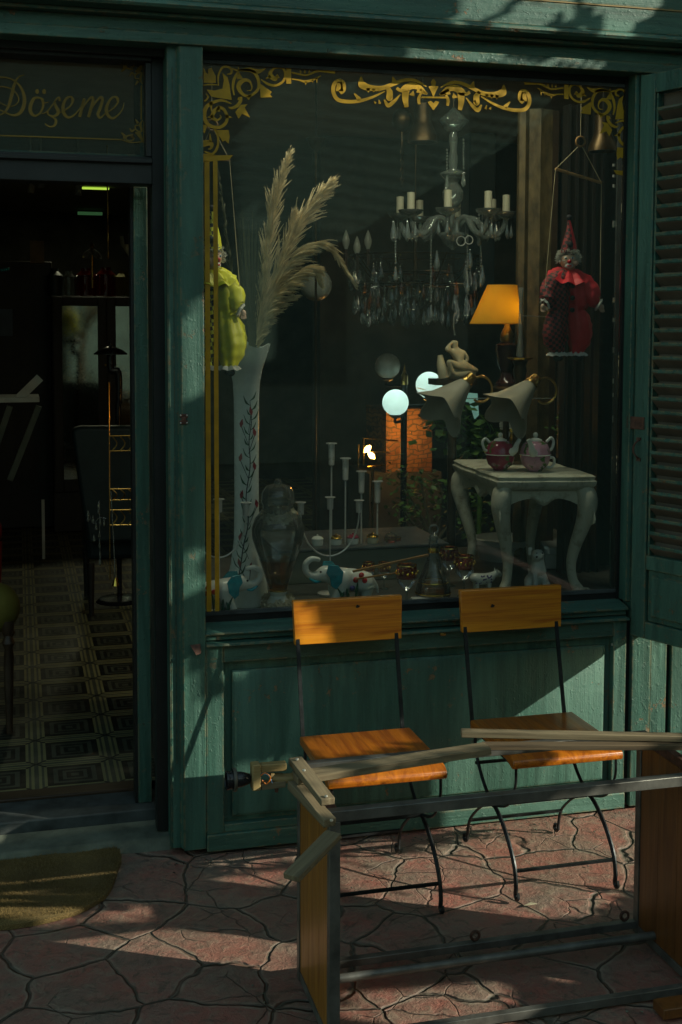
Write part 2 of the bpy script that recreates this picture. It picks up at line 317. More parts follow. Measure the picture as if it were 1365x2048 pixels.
# ------------------------------------------------------------------ geometry helpers
def spline(pts, k=6):
    pts = [Vector(p) for p in pts]; out = []
    P_ = [pts[0]*2-pts[1]]+pts+[pts[-1]*2-pts[-2]]
    for i in range(1, len(P_)-2):
        a, b, c, d = P_[i-1:i+3]
        for j in range(k):
            t = j/k
            out.append(.5*((2*b)+(c-a)*t+(2*a-5*b+4*c-d)*t*t+(3*b-a-3*c+d)*t**3))
    out.append(pts[-1]); return out
def lerps(vals, n):
    if isinstance(vals, (int, float)): return [vals]*n
    out = []
    for i in range(n):
        x = i/(n-1)*(len(vals)-1); j = min(int(x), len(vals)-2); out.append(vals[j]+(vals[j+1]-vals[j])*(x-j))
    return out
def wl(o):
    v = Vector((0, 0, 0))
    while o: v += o.location; o = o.parent
    return v
class MB:
    def __init__(s): s.bm = bmesh.new(); s.M = Matrix.Identity(4)
    def v(s, p): return s.bm.verts.new(s.M @ Vector(p))
    def f(s, vs):
        try: return s.bm.faces.new(vs)
        except ValueError: return None
    def box(s, c, d, rot=None, taper=1.):
        c = Vector(c); q = Matrix.Rotation(rot[0], 3, rot[1]) if rot else Matrix.Identity(3)
        vs = []
        for z in (-1, 1):
            for x, y in ((-1,-1),(1,-1),(1,1),(-1,1)):
                k = taper if z > 0 else 1
                vs.append(s.v(c+q@Vector((x*d[0]/2*k, y*d[1]/2*k, z*d[2]/2))))
        for a in ((3,2,1,0),(4,5,6,7),(0,1,5,4),(1,2,6,5),(2,3,7,6),(3,0,4,7)): s.f([vs[i] for i in a])
        return s
    def span(s, x0, x1, y0, y1, z0, z1): return s.box(((x0+x1)/2, (y0+y1)/2, (z0+z1)/2), (x1-x0, y1-y0, z1-z0))
    def bar(s, a, b, w_, h, upv=(0,0,1)):
        a, b = Vector(a), Vector(b); d = (b-a).normalized(); sd = d.cross(Vector(upv)).normalized(); uu = sd.cross(d)
        vs = [s.v(p+sd*x*w_/2+uu*z*h/2) for p in (a, b) for x, z in ((-1,-1),(1,-1),(1,1),(-1,1))]
        for q in ((3,2,1,0),(4,5,6,7),(0,1,5,4),(1,2,6,5),(2,3,7,6),(3,0,4,7)): s.f([vs[i] for i in q])
        return s
    def tube(s, pts, r, seg=8, sm=0, flat=1., cap=True):
        pts = spline(pts, sm) if sm else [Vector(p) for p in pts]
        rr = lerps(r, len(pts)); rings = []; n_ = None
        for i, p in enumerate(pts):
            d = (pts[min(i+1, len(pts)-1)]-pts[max(i-1, 0)])
            if d.length < 1e-9: d = Vector((0, 0, 1))
            d.normalize()
            if n_ is None: n_ = d.orthogonal().normalized()
            n_ = (n_-d*n_.dot(d))
            if n_.length < 1e-6: n_ = d.orthogonal()
            n_.normalize(); b = d.cross(n_)
            rings.append([s.v(p+(n_*math.cos(2*PI*k/seg)+b*math.sin(2*PI*k/seg)*flat)*rr[i]) for k in range(seg)])
        for a, b in zip(rings, rings[1:]):
            for k in range(seg): s.f([a[k], a[(k+1)%seg], b[(k+1)%seg], b[k]])
        if cap and seg > 2: s.f(rings[0][::-1]); s.f(rings[-1])
        return s
    def lathe(s, prof, c=(0,0,0), seg=28, wob=None, axis=None, cap=False):
        c = Vector(c); rings = []
        q = Vector(axis).to_track_quat('Z', 'Y').to_matrix() if axis else None
        for r_, z in prof:
            ring = []
            for k in range(seg):
                a = 2*PI*k/seg; rr, zz = (wob(a, r_, z) if wob else (r_, z))
                p = Vector((rr*math.cos(a), rr*math.sin(a), zz))
                if q: p = q@p
                ring.append(s.v(c+p))
            rings.append(ring)
        for a, b in zip(rings, rings[1:]):
            for k in range(seg): s.f([a[k], a[(k+1)%seg], b[(k+1)%seg], b[k]])
        if cap: s.f(rings[0][::-1]); s.f(rings[-1])
        return s
    def ell(s, c, r_, seg=16, rot=None, rings=None):
        if isinstance(r_, (int, float)): r_ = (r_,)*3
        rings = rings or max(6, seg//2); c = Vector(c)
        q = Matrix.Rotation(rot[0], 3, rot[1]) if rot else Matrix.Identity(3)
        top = s.v(c+q@Vector((0, 0, r_[2]))); bot = s.v(c+q@Vector((0, 0, -r_[2]))); L = []
        for i in range(1, rings):
            th = PI*i/rings
            L.append([s.v(c+q@Vector((r_[0]*math.sin(th)*math.cos(2*PI*k/seg), r_[1]*math.sin(th)*math.sin(2*PI*k/seg), r_[2]*math.cos(th)))) for k in range(seg)])
        for k in range(seg):
            s.f([top, L[0][k], L[0][(k+1)%seg]]); s.f([bot, L[-1][(k+1)%seg], L[-1][k]])
        for a, b in zip(L, L[1:]):
            for k in range(seg): s.f([a[k], b[k], b[(k+1)%seg], a[(k+1)%seg]])
        return s
    def prism(s, pts, dv):
        dv = Vector(dv); a = [s.v(p) for p in pts]; b = [s.v(Vector(p)+dv) for p in pts]
        s.f(a[::-1]); s.f(b)
        for i in range(len(a)): j = (i+1)%len(a); s.f([a[i], a[j], b[j], b[i]])
        return s
    def poly(s, pts): s.f([s.v(p) for p in pts]); return s
    def stroke(s, pts, ws, fn, sm=7):
        """flat brush stroke in 2-D, carried onto a surface by fn(x, y)"""
        pts = spline([Vector((p[0], p[1], 0)) for p in pts], sm) if sm else [Vector((p[0], p[1], 0)) for p in pts]
        ww = lerps(ws, len(pts)); A = []
        for i, p in enumerate(pts):
            d = pts[min(i+1, len(pts)-1)]-pts[max(i-1, 0)]; d.normalize(); nn = Vector((-d.y, d.x, 0))*ww[i]/2
            A.append((s.v(fn(*(p+nn).xy)), s.v(fn(*(p-nn).xy))))
        for a, b in zip(A, A[1:]): s.f([a[0], a[1], b[1], b[0]])
        return s
    def build(s, name, mat, parent=None, bev=0, flat=False, ang=38, sub=0, solid=0, fix=True):
        me = bpy.data.meshes.new(name)
        if fix: bmesh.ops.recalc_face_normals(s.bm, faces=s.bm.faces)
        if parent:
            bmesh.ops.translate(s.bm, verts=s.bm.verts, vec=-wl(parent))
        s.bm.to_mesh(me); s.bm.free()
        me.materials.append(M[mat] if isinstance(mat, str) else mat)
        if not flat:
            for p in me.polygons: p.use_smooth = True
            me.set_sharp_from_angle(angle=R(ang))
        o = bpy.data.objects.new(name, me); C.objects.link(o)
        if parent: o.parent = parent
        if bev:
            b = o.modifiers.new('bevel', 'BEVEL'); b.width = bev; b.segments = 2; b.limit_method = 'ANGLE'; b.angle_limit = R(35)
        if solid: q = o.modifiers.new('solid', 'SOLIDIFY'); q.thickness = solid
        if sub: q = o.modifiers.new('sub', 'SUBSURF'); q.levels = q.render_levels = sub
        return o
def tag(o, label, cat, group=None):
    o['label'] = label; o['category'] = cat
    if group: o['group'] = group
    return o
def thing(name, label, cat, loc=(0,0,0), group=None):
    o = bpy.data.objects.new(name, None); o.empty_display_size = .05; C.objects.link(o); o.location = loc
    return tag(o, label, cat, group)
def struct(o, kind='structure'): o['kind'] = kind; return o
def solo(o, label, cat, group=None): return tag(o, label, cat, group)
def dup(o, loc=None, rotz=None, label=None, parent=None, scale=None):
    c = o.copy(); C.objects.link(c)
    if parent: c.parent = parent; c.matrix_parent_inverse = o.matrix_parent_inverse.copy()
    if loc is not None: c.location = loc
    if rotz is not None: c.rotation_euler = (0, 0, rotz)
    if scale is not None: c.scale = scale
    if label: c['label'] = label
    for ch in [x for x in bpy.data.objects if x.parent == o]: dup(ch, parent=c)
    return c
# ================================================================== THE SETTING
# pavement: one sheet out to the horizon, with real relief near the shop
pv = MB()
nx, ny = 150, 120
def pz(x, y): return .006*noise.noise(Vector((x*2.2, y*2.2, 0)))+.003*noise.noise(Vector((x*9, y*9, 3)))
gv = [[pv.v((-2.2+6.5*i/nx, -4.6+4.75*j/ny, pz(-2.2+6.5*i/nx, -4.6+4.75*j/ny)-.004)) for i in range(nx+1)] for j in range(ny+1)]
for j in range(ny):
    for i in range(nx): pv.f([gv[j][i], gv[j][i+1], gv[j+1][i+1], gv[j+1][i]])
struct(pv.build('pavement', 'pavement'))
g2 = MB(); g2.poly([(-80, -80, -.02), (80, -80, -.02), (80, 80, -.02), (-80, 80, -.02)]); struct(g2.build('ground', pbr('street ground', (.14, .12, .10), .8)))
fl = MB(); fl.poly([(-3.2, .46, .08), (4.2, .46, .08), (4.2, 9, .08), (-3.2, 9, .08)]); struct(fl.build('floor', 'tiles'))
ce = MB(); ce.poly([(-3.2, .3, 2.86), (-3.2, 9, 2.86), (4.2, 9, 2.86), (4.2, .3, 2.86)]); struct(ce.build('ceiling', 'ceiling'))
pt_ = MB(); pt_.span(.468, .49, .345, 1.25, .08, 2.85); solo(pt_.build('baffle', 'darkwall'), 'added unseen sun-blocking partition between the doorway and the window display', 'baffle')  # hidden board added to stop stray sun on the doorway floor
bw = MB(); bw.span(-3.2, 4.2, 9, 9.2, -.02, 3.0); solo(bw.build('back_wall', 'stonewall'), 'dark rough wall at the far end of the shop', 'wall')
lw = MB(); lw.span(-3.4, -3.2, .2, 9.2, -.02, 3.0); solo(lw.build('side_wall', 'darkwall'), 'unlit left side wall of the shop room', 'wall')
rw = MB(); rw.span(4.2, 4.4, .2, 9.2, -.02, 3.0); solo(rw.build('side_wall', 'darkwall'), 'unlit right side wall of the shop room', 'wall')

# ---- threshold
st = thing('doorstep', 'worn grey stone doorstep behind the half round mat', 'step', (-.6, .1, 0))
b = MB(); b.prism([(-2.2, .055, -.01), (-2.2, .075, .035), (-2.2, .20, .045), (-2.2, .20, -.01)], (2.66, 0, 0)); b.build('lower_step', 'stone_step', st, bev=.006)
b = MB(); b.span(-2.2, .46, .201, .38, -.01, .082); b.build('marble_slab', 'slate', st, bev=.006)
b = MB(); b.span(-2.2, .42, .381, .459, 0, .090); b.build('timber_strip', 'brownframe', st, bev=.004)

# ---- shopfront
sf = thing('shopfront', 'old green painted timber shopfront with gold scrollwork on its window', 'shopfront', (.52, 0, 0))
# pillar between door and window: face board, chamfered side, dark rebate
b = MB(); b.span(.492, .565, -.012, .10, .015, 2.60); b.span(.455, .492, .006, .12, .02, 2.60)
b.prism([(.492, -.0125, .02), (.484, .0055, .02), (.492, .0055, .02)], (0, 0, 2.58)); b.build('pillar', 'green_v', sf, bev=.0025)
b = MB(); b.span(.452, .4555, .004, .0385, .02, 2.2); b.span(.470, .474, .0035, .006, .3, 2.5); b.build('pillar_moulding', 'green_dark', sf)
# screw-topped rusty plate on the pillar
b = MB()
for dz in (-.010, .010):
    b.box((W(366, 823).x, -.0155, 1.412+dz), (.026, .006, .013)); 
b.box((W(366, 823).x, -.0165, 1.412), (.014, .006, .012)); hp = b.build('hinge_plate', 'rust', sf, bev=.002)
b = MB()
for dx in (-.010, .010):
    for dz in (-.012, .012): b.ell((W(366, 823).x+dx, -.020, 1.412+dz), .0028, 8)
b.build('screw', 'screw', hp)
# dark rebate + inner jamb
b = MB(); b.span(.418, .4545, .10, .16, .045, 2.60); b.build('door_rebate', 'black_paint', sf)
b = MB(); b.span(.372, .4175, .255, .33, .083, 2.16); b.build('door_jamb', 'green_v', sf, bev=.002)
b = MB(); b.span(.362, .3715, .262, .33, .083, 2.16); b.build('door_edge', 'black_paint', sf)
# head of the door and transom
b = MB(); b.span(-2.2, .4177, .09, .17, 2.150, 2.236); b.span(-2.2, .4177, .075, .09, 2.213, 2.229); b.span(-2.2, .4177, .08, .17, 2.53, 2.60)
b.span(.398, .4177, .0905, .17, 2.2365, 2.5295); b.build('transom_frame', 'black_paint', sf, bev=.003)
b = MB(); b.span(-2.2, .3975, .145, .153, 2.2365, 2.2495); b.span(.385, .3975, .1455, .1525, 2.25, 2.5295); b.build('transom_bead', 'green_dark', sf)
tr_ = MB(); tr_.span(-2.2, .384, .147, .151, 2.25, 2.5295); tro = tr_.build('transom_glass', 'window', sf)
# beam above: gap, recessed fascia, protruding lip, upper boards
b = MB(); b.span(-2.2, 2.10, .062, .12, 2.542, 2.60); b.build('window_head', 'black_paint', sf, bev=.003)
b = MB()
b.span(-2.2, 3.3, -.022, .13, 2.566, 2.600)
b.span(-2.2, 3.3, -.010, .13, 2.6005, 2.640)
b.span(-2.2, 3.3, -.045, .13, 2.6405, 2.652)
b.build('fascia', 'green_h', sf, bev=.003)
b = MB(); prof = [(.05, 2.6525), (-.062, 2.6525), (-.086, 2.658), (-.093, 2.666), (-.090, 2.674), (-.078, 2.682), (-.070, 2.684), (.05, 2.684)]
b.prism([(-2.2, y, z) for y, z in prof], (5.5, 0, 0)); b.build('lip_moulding', 'green_h', sf, ang=25)
b = MB(); b.span(-2.2, 3.3, -.068, .1, 2.6845, 2.765); b.span(-2.2, 3.3, -.066, .1, 2.769, 2.96); b.build('upper_board', 'green_h', sf, bev=.003)
b = MB(); b.span(-2.2, 3.3, -.071, -.050, 2.7652, 2.7688); b.build('board_joint', 'pale_wood', sf)
b = MB(); b.span(-2.2, 3.3, -.06, .3, 2.97, 6.0); b.build('upper_wall', 'stonewall', sf)
b = MB(); b.span(-6, -2.2, -.02, .3, 0, 6.0); b.build('left_wall', 'green_v', sf)
# sill, rail, panel below the window
b = MB()
b.prism([(.5655, .060, .742), (.5655, -.005, .728), (.5655, -.018, .722), (.5655, -.018, .7165), (.5655, .060, .7165)], (1.486, 0, 0))
b.span(.5655, 2.05, -.004, .06, .697, .7164)
b.prism([(.5655, .06, .6965), (.5655, -.028, .6905), (.5655, -.030, .682), (.5655, .06, .682)], (1.486, 0, 0)); b.build('sill', 'green_h', sf, bev=.0015)
b = MB(); b.span(.570, 2.05, .0615, .075, .7165, .764); b.build('sill_gap', 'black_paint', sf)
b = MB(); b.span(.622, 2.0, -.010, .05, .624, .6815); b.build('panel_rail', 'green_h', sf, bev=.002)
b = MB(); b.span(.622, 2.0, -.008, .05, .062, .088); b.build('panel_rail', 'green_h', sf, bev=.002)
b = MB(); b.span(.5655, .6215, -.011, .05, .062, .6815); b.build('panel_stile', 'green_v', sf, bev=.002)
b = MB(); b.span(2.0005, 2.05, -.011, .05, .062, .6815); b.build('panel_stile', 'green_v', sf, bev=.002)
b = MB(); b.span(.6225, 1.9995, .018, .04, .0885, .6235); b.build('panel_ground', 'green_v', sf)
b = MB()
x0, x1, z0, z1 = .652, 1.975, .108, .592
o_ = [(x0, z0), (x1, z0), (x1, z1), (x0, z1)]; i_ = [(x0+.012, z0+.012), (x1-.012, z0+.012), (x1-.012, z1-.012), (x0+.012, z1-.012)]
A = [b.v((x, .0179, z)) for x, z in o_]; A2 = [b.v((x, .006, z)) for x, z in o_]; B = [b.v((x, -.001, z)) for x, z in i_]
for k in range(4): j = (k+1)%4; b.f([A[k], A[j], A2[j], A2[k]]); b.f([A2[k], A2[j], B[j], B[k]])
b.f(B); b.build('raised_panel', 'green_v', sf)
b = MB(); b.span(.5655, 2.05, -.020, .05, .006, .0615); b.build('base_board', 'green_h', sf, bev=.003)
b = MB(); b.span(2.0505, 2.066, -.002, .06, .01, .6815); b.build('corner_groove', 'black_paint', sf)
# wall to the right of the window
b = MB(); b.span(2.0665, 2.14, -.022, .06, .01, .86); b.span(2.1405, 2.205, -.018, .06, .01, .86); b.span(2.222, 6.5, -.02, .06, .01, .86); b.build('side_panel', 'green_v', sf, bev=.003)
b = MB(); b.span(2.2055, 2.2215, -.004, .05, .01, .86); b.build('side_groove', 'black_paint', sf)
b = MB(); b.span(2.0665, 6.5, -.01, .06, .8605, 2.5655); b.build('side_wall_board', 'green_dark', sf)
b = MB(); b.span(2.0495, 2.0665, .0, .055, .7425, 2.5655); b.build('window_post', 'green_v', sf, bev=.002)
# rusty hinge block at the foot of the left post and its bare wood
b = MB(); p = W(395, 1300, -.03)
b.prism([p+Vector((-.022, .016, .012)), p+Vector((.012, .016, .014)), p+Vector((.012, -.004, -.012)), p+Vector((-.006, -.014, -.014))], (0, .02, .010)); b.build('hinge_block', 'rust', sf, bev=.002)
b = MB(); p = W(885, 1267, -.012); b.box((p.x, -.0165, p.z), (.020, .012, .010)); b.build('latch', 'brass', sf, bev=.003)
b = MB(); p = W(1232, 1288, .0); b.box((p.x-.002, -.0035, p.z), (.036, .004, .007)); b.build('paint_scrape', 'screw', sf)
# shop window: frame, pane, gold work
sw = MB(); sw.span(.5655, .574, .050, .10, .7425, 2.5655); sw.span(.5745, 2.0395, .0685, .10, 2.5305, 2.5415)
sw.span(2.040, 2.0493, .050, .10, .7425, 2.5655)
sw.span(.574, 2.04, .080, .10, .7425, .7635)
swo = sw.build('window_frame', 'black_paint', sf)
sb = MB(); sb.span(.5745, 2.0395, .055, .075, .7645, .776); sb.build('glazing_bead', 'slate', swo)
sb = MB(); sb.span(.5745, 2.0395, .055, .068, 2.530, 2.5415); sb.build('glazing_bead', 'slate', swo)
gp = MB(); gp.span(.5745, 2.0395, .064, .068, .7762, 2.5298); gpo = gp.build('glass_pane', 'window', swo)
GY = .0625
def G2(px, py): return W(px, py, GY)
g = MB()
def c2(ox, oy, sc):                                       # reader for strokes traced in an enlarged crop
    return lambda x, y: G2(ox+x/sc, oy+y/sc)
TL = c2(400, 120, 5.25)
xm = G2(577, 160).x+G2(1133, 190).x
def strokes_both(lst, fn, mir=True):
    for pts, ws in lst:
        sc_ = 1.
        g.stroke(pts, ws, fn)
        if mir: g.stroke(pts, ws, lambda x, y: Vector((xm-fn(x, y).x, GY, fn(x, y).z)))
def shapes_both(lst, fn, mir=True):
    for pts in lst:
        q = [fn(*p) for p in pts]; g.poly(q)
        if mir: g.poly([Vector((xm-p.x, GY, p.z)) for p in q])
lineL = [
 ([(400,130),(360,200),(345,290),(360,370)], [30,34,26,14]),
 ([(400,112),(470,105),(560,125),(610,200),(615,290),(570,350),(500,380),(440,350),(405,290),(420,240),(470,210),(520,225),(545,280),(530,320),(490,320)], [16,30,34,34,32,28,26,34,46,52,40,26,14,10,6]),
 ([(400,105),(520,100),(610,120),(690,90)], [14,40,50,8]),
 ([(195,270),(190,200),(200,140),(235,80),(290,72),(330,100),(325,140),(285,150)], [10,18,20,24,22,26,24,10]),
 ([(340,90),(400,115)], [16,20]), ([(400,70),(412,110)], [6,16]),
 ([(35,265),(100,258),(190,262)], [12,18,10]),
 ([(640,205),(720,255),(800,265),(870,225),(895,160),(880,100),(830,75),(780,90)], [10,28,26,26,26,26,28,20]),
 ([(780,85),(740,130),(745,170),(790,200),(810,170)], [16,40,56,44,14]), ([(690,195),(740,170)], [8,30]), ([(835,190),(800,160)], [8,40]),
 ([(965,130),(1100,160),(1160,145),(1250,115),(1420,125)], [16,20,22,24,40]), ([(965,200),(1040,210),(1100,225),(1180,210),(1270,165)], [14,14,26,26,10]),
 ([(1115,225),(1105,262)], [22,6]), ([(1180,205),(1185,240)], [18,5]), ([(1225,185),(1228,240)], [26,6]), ([(1050,105),(1060,135)], [6,22]), ([(1100,105),(1100,140)], [6,24]), ([(1150,105),(1145,135)], [6,24]),
 ([(330,460),(240,425),(150,440),(70,490),(45,580),(70,660),(130,700),(210,705),(270,660),(285,590),(250,520),(200,500),(150,540),(130,600),(180,630),(220,600),(205,575)], [10,26,34,40,44,40,36,34,34,30,30,36,44,40,26,14,6]),
 ([(115,440),(118,540)], [40,6]), ([(270,590),(340,605)], [40,4]), ([(80,600),(140,590)], [6,40]), ([(200,480),(190,540)], [10,50]),
 ([(430,385),(425,430),(390,480),(330,505),(295,490)], [26,34,36,26,6]), ([(410,390),(400,420)], [10,20]),
 ([(50,680),(45,770)], [60,10]), ([(150,720),(185,790),(190,880),(160,960),(110,990)], [20,22,26,30,16]), ([(30,990),(160,1000)], [14,16]),
 ([(30,880),(90,870),(125,890),(110,930),(85,935)], [70,60,40,20,8]), ([(105,770),(110,860)], [6,36]), ([(45,960),(110,985)], [10,24]),
 ([(65,355),(85,385),(70,415),(45,430)], [8,18,16,20]),
]
shapL = [[(35,75),(70,140),(88,145),(85,95),(120,80),(165,170),(165,240),(40,240)],
 [(235,135),(290,180),(310,260),(322,350),(335,420),(200,400),(120,385),(70,310),(150,320),(235,300),(250,210)],
 [(630,245),(755,335),(735,360),(760,390),(635,395)],
 [(430,470),(500,462),(470,500),(525,605),(440,565),(405,620),(370,545)],
 [(160,735),(300,735),(312,800),(300,880),(262,845),(240,860)],
 [(905,75),(958,75),(958,250),(905,250)],
 [(480,380),(545,360),(512,425)], [(400,110),(450,195),(390,200)]]
strokes_both(lineL, TL); shapes_both(shapL, TL)
# centre piece, half traced then mirrored about its own axis
CT = c2(650, 130, 3.25); xc2 = 2*CT(705, 200).x
def half(lst, fn):
    for pts, ws in lst:
        g.stroke(pts, ws, fn); g.stroke(pts, ws, lambda x, y: Vector((xc2-fn(x, y).x, GY, fn(x, y).z+.000)))
half([([(95,180),(118,160),(115,115),(85,103),(58,130),(55,180),(85,225),(150,238),(230,232),(310,208),(390,170)], [30,34,30,26,26,26,26,24,22,16,8]),
 ([(95,110),(95,170)], [30,50]), ([(190,185),(225,225)], [8,30]), ([(235,75),(240,125),(290,148),(370,150),(440,125),(520,98),(590,102),(660,140)], [8,52,40,30,26,22,20,6]),
 ([(440,75),(450,110)], [6,34]), ([(280,150),(283,178)], [28,6]), ([(315,150),(318,176)], [28,6]), ([(350,150),(352,172)], [26,6]),
 ([(400,140),(420,175),(420,215),(440,210)], [20,40,44,12]), ([(490,190),(450,235),(410,262),(385,225)], [6,22,30,10]),
 ([(465,150),(490,165),(520,155),(560,135),(610,145),(665,190)], [20,22,50,46,36,10]), ([(525,160),(522,220),(530,275)], [50,40,26]),
 ([(600,160),(660,185),(630,180),(610,215),(612,255)], [40,14,10,22,18]), ([(320,235),(330,250)], [6,16]), ([(350,225),(357,252)], [6,18]),
 ([(560,180),(580,200)], [40,10])], CT)
def sym(pts): g.poly([CT(x, y) for x, y in pts])
sym([(705,88),(722,110),(718,135),(738,140),(722,170),(705,212),(688,170),(672,140),(692,135),(688,110)])
sym([(705,295),(680,262),(668,240),(690,232),(705,248),(720,232),(742,240),(730,262)])
sym([(625,215),(790,218),(785,206),(630,204)])
# twin stripes down each side
for a, c_ in (((411,325,1230),(421,0,0)), ((428,325,1230),(437,0,0))):
    x0, x1 = G2(a[0], 780).x, G2(c_[0], 780).x
    zt, zb = G2(a[0], 322).z, G2(a[0], 1228).z
    for s_ in (0, 1):
        xa, xb = (x0, x1) if not s_ else (xm-x1, xm-x0)
        g.poly([(xa, GY, zb), (xb, GY, zb), (xb, GY, zt), (xa, GY, zt)])
q = [TL(20,1000), TL(345,1000), TL(310,1045), TL(20,1075)]; g.poly(q); g.poly([Vector((xm-p.x, GY, p.z)) for p in q])
g.build('gold_scrollwork', 'gold', swo, flat=True, fix=False)
# transom lettering and border
TX = lambda x, y: W(0+x/4.4, 90+y/4.4, .144)
g = MB()
for pts, ws in [
 ([(215,262),(160,285),(125,350),(105,430),(85,510),(55,575),(5,612),(-60,600)], [6,14,26,30,28,20,12,8]),
 ([(-140,330),(-60,290),(20,284),(80,292),(140,325),(190,385),(215,470),(205,550),(165,605),(110,618),(50,595),(0,572),(-50,580)], [10,16,16,14,16,22,32,34,28,20,14,12,8]),
 ([(-60,400),(-10,370),(60,372),(120,400),(158,450),(160,500),(120,535),(60,535),(0,505),(-40,470)], [6,10,12,10,12,12,8,8,8,6]),
 ([(345,462),(300,470),(270,530),(270,590),(305,622),(350,600),(378,540),(372,480),(345,462)], [16,26,34,32,20,16,22,24,16]),
 ([(365,490),(390,510),(430,500)], [6,10,8]),
 ([(350,600),(400,595),(460,530),(500,470),(522,465),(525,495)], [6,10,12,16,20,20]), ([(478,490),(492,540),(512,580),(500,615),(460,625),(425,612),(420,585)], [14,26,30,26,14,14,20]),
 ([(445,630),(470,640),(492,662),(482,705),(445,718),(410,705),(398,690)], [10,12,24,22,14,12,12]),
 ([(515,600),(560,580),(620,535),(640,485),(620,455),(580,475),(555,540),(565,605),(605,638),(660,610),(710,545),(740,480)], [6,10,14,26,16,22,30,30,20,14,10,12]),
 ([(742,470),(722,550),(700,635)], [26,28,26]), ([(705,620),(745,530),(800,462),(820,480),(800,560),(778,635)], [6,12,22,26,28,26]),
 ([(785,620),(825,530),(880,462),(902,480),(880,560),(862,610),(882,640),(930,600)], [6,12,22,26,28,28,18,8]),
 ([(920,600),(980,570),(1030,520),(1035,475),(1010,455),(970,480),(938,550),(945,610),(990,645),(1045,610),(1078,560),(1092,505)], [6,10,14,26,16,20,30,30,22,14,10,4]),
]: g.stroke(pts, ws, TX)
for x in (327, 388): g.poly([TX(x+17*math.cos(a*PI/6), 410+23*math.sin(a*PI/6)) for a in range(12)])
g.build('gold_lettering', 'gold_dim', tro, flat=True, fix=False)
g = MB()
g.stroke([(-900,45),(0,105),(1060,158)], [9,9,9], TX, 0); g.stroke([(-900,760),(0,796),(1060,832)], [13,13,13], TX, 0); g.stroke([(1243,355),(1243,655)], [12,12], TX, 0)
def corner(fx, fy):
    for pts, ws in [([(1255,660),(1235,700),(1245,760),(1200,750),(1190,715),(1225,705)], [6,22,16,14,12,8]), ([(1190,650),(1215,690)], [6,24]), ([(1265,670),(1262,860)], [5,6]),
                    ([(1060,830),(1150,858),(1262,850)], [8,10,12]), ([(1170,790),(1120,800),(1110,830),(1150,845),(1180,820),(1150,810)], [10,14,12,10,10,6]), ([(1065,770),(1095,800),(1085,830)], [8,28,10]),
                    ([(1190,770),(1225,790),(1262,860)], [10,40,6]), ([(1140,730),(1160,760),(1185,740)], [6,20,12])]:
        g.stroke([(fx(x), fy(y)) for x, y in pts], ws, TX, 5)
corner(lambda x: x, lambda y: y); corner(lambda x: x, lambda y: 1005-y)
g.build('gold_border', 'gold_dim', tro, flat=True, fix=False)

# ---- open shutter, hinged at the right edge of the window
SD = Vector((.37, -.93, 0)).normalized(); SN = Vector((-SD.y*-1, 0, 0)); SN = Vector((SD.y, -SD.x, 0))    # SN points to the camera side (left)
if SN.x > 0: SN = -SN
H0 = Vector((2.062, -.012, 0)); SWID = .86
SM = Matrix(((SD.x, -SN.x, 0, H0.x), (SD.y, -SN.y, 0, H0.y), (0, 0, 1, 0), (0, 0, 0, 1)))   # local: x along, y away from camera, z up
def shb(): q = MB(); q.M = SM; return q
b = shb()
b.span(0, .062, 0, .036, .625, 2.558); b.span(SWID-.062, SWID, 0, .036, .625, 2.558)
b.span(.0625, SWID-.0625, .001, .035, .625, .684); b.span(.0625, SWID-.0625, .001, .035, .868, .918); b.span(.0625, SWID-.0625, .001, .035, 2.492, 2.558)
sh = b.build('window_shutter', 'green_v', sf, bev=.0025)
b = shb()
b.span(.0655, .073, .006, .030, .919, 2.491); b.span(SWID-.073, SWID-.0655, .006, .030, .919, 2.491)
lv = shb()
for k in range(33):
    z = .935+k*(1.53/33)
    dz_ = random.uniform(-.003, .003)
    b.prism([(.0735, .001, z+.012), (.0735, .001, z+.023), (.0735, .034, z-.004), (.0735, .034, z-.015)], (SWID-.147, 0, dz_))
    lv.prism([(.0736, .0035, z+.0085), (.0736, .0045, z+.0100), (.0736, .0335, z-.0158), (.0736, .0325, z-.0173)], (SWID-.1472, 0, dz_))
b.build('louvre', 'green_h', sh)
BRW = pbr('bare brown timber', (.13, .105, .08), .8); lv.build('louvre_underside', BRW, sh)
b = shb(); b.span(.0735, SWID-.0735, .0345, .0365, .919, 2.491); b.build('louvre_backing', BRW, sh)
b = shb(); b.span(.063, SWID-.063, .014, .030, .6845, .8675); b.span(.083, SWID-.083, .0055, .0135, .705, .848); b.build('lower_panel', 'green_v', sh, bev=.004)
b = shb(); b.span(.012, .046, -.004, .001, 1.352, 1.395); b.span(-.030, .0115, -.003, .001, 1.352, 1.395)
b.build('hinge', 'rust', sh, bev=.001)
b = shb(); zc = 1.285
b.tube([(.024, -.002, zc+.030), (.024, -.014, zc+.024), (.017, -.020, zc+.008), (.017, -.020, zc-.012), (.024, -.014, zc-.026), (.024, -.002, zc-.034)], [.004, .003, .0035, .0035, .003, .004], 8, 5)
b.box((.024, -.002, zc+.034), (.018, .004, .010)); b.box((.024, -.002, zc-.038), (.018, .004, .010)); b.build('handle', 'rust', sh)
b = shb(); b.bar((.10, -.003, 2.435), (SWID-.12, -.003, 2.440), .004, .005); b.build('bolt_rod', 'steel', sh)

# ---- the street behind the camera (seen only as reflections): facade, tree, added windbreak
ob = thing('street_building', 'plain plastered house across the street with dark windows', 'building', (0, -11, 0))
b = MB(); b.span(-14, 14, -12, -11, 0, 5.6); b.build('wall', pbr('plastered house wall', (.40, .42, .33), .8), ob)
for k in range(7):
    for z in (1.0,):
        b = MB(); b.span(-11+k*3.4, -9.6+k*3.4, -10.99, -10.94, z, z+1.9); b.build('window', 'slate', ob)
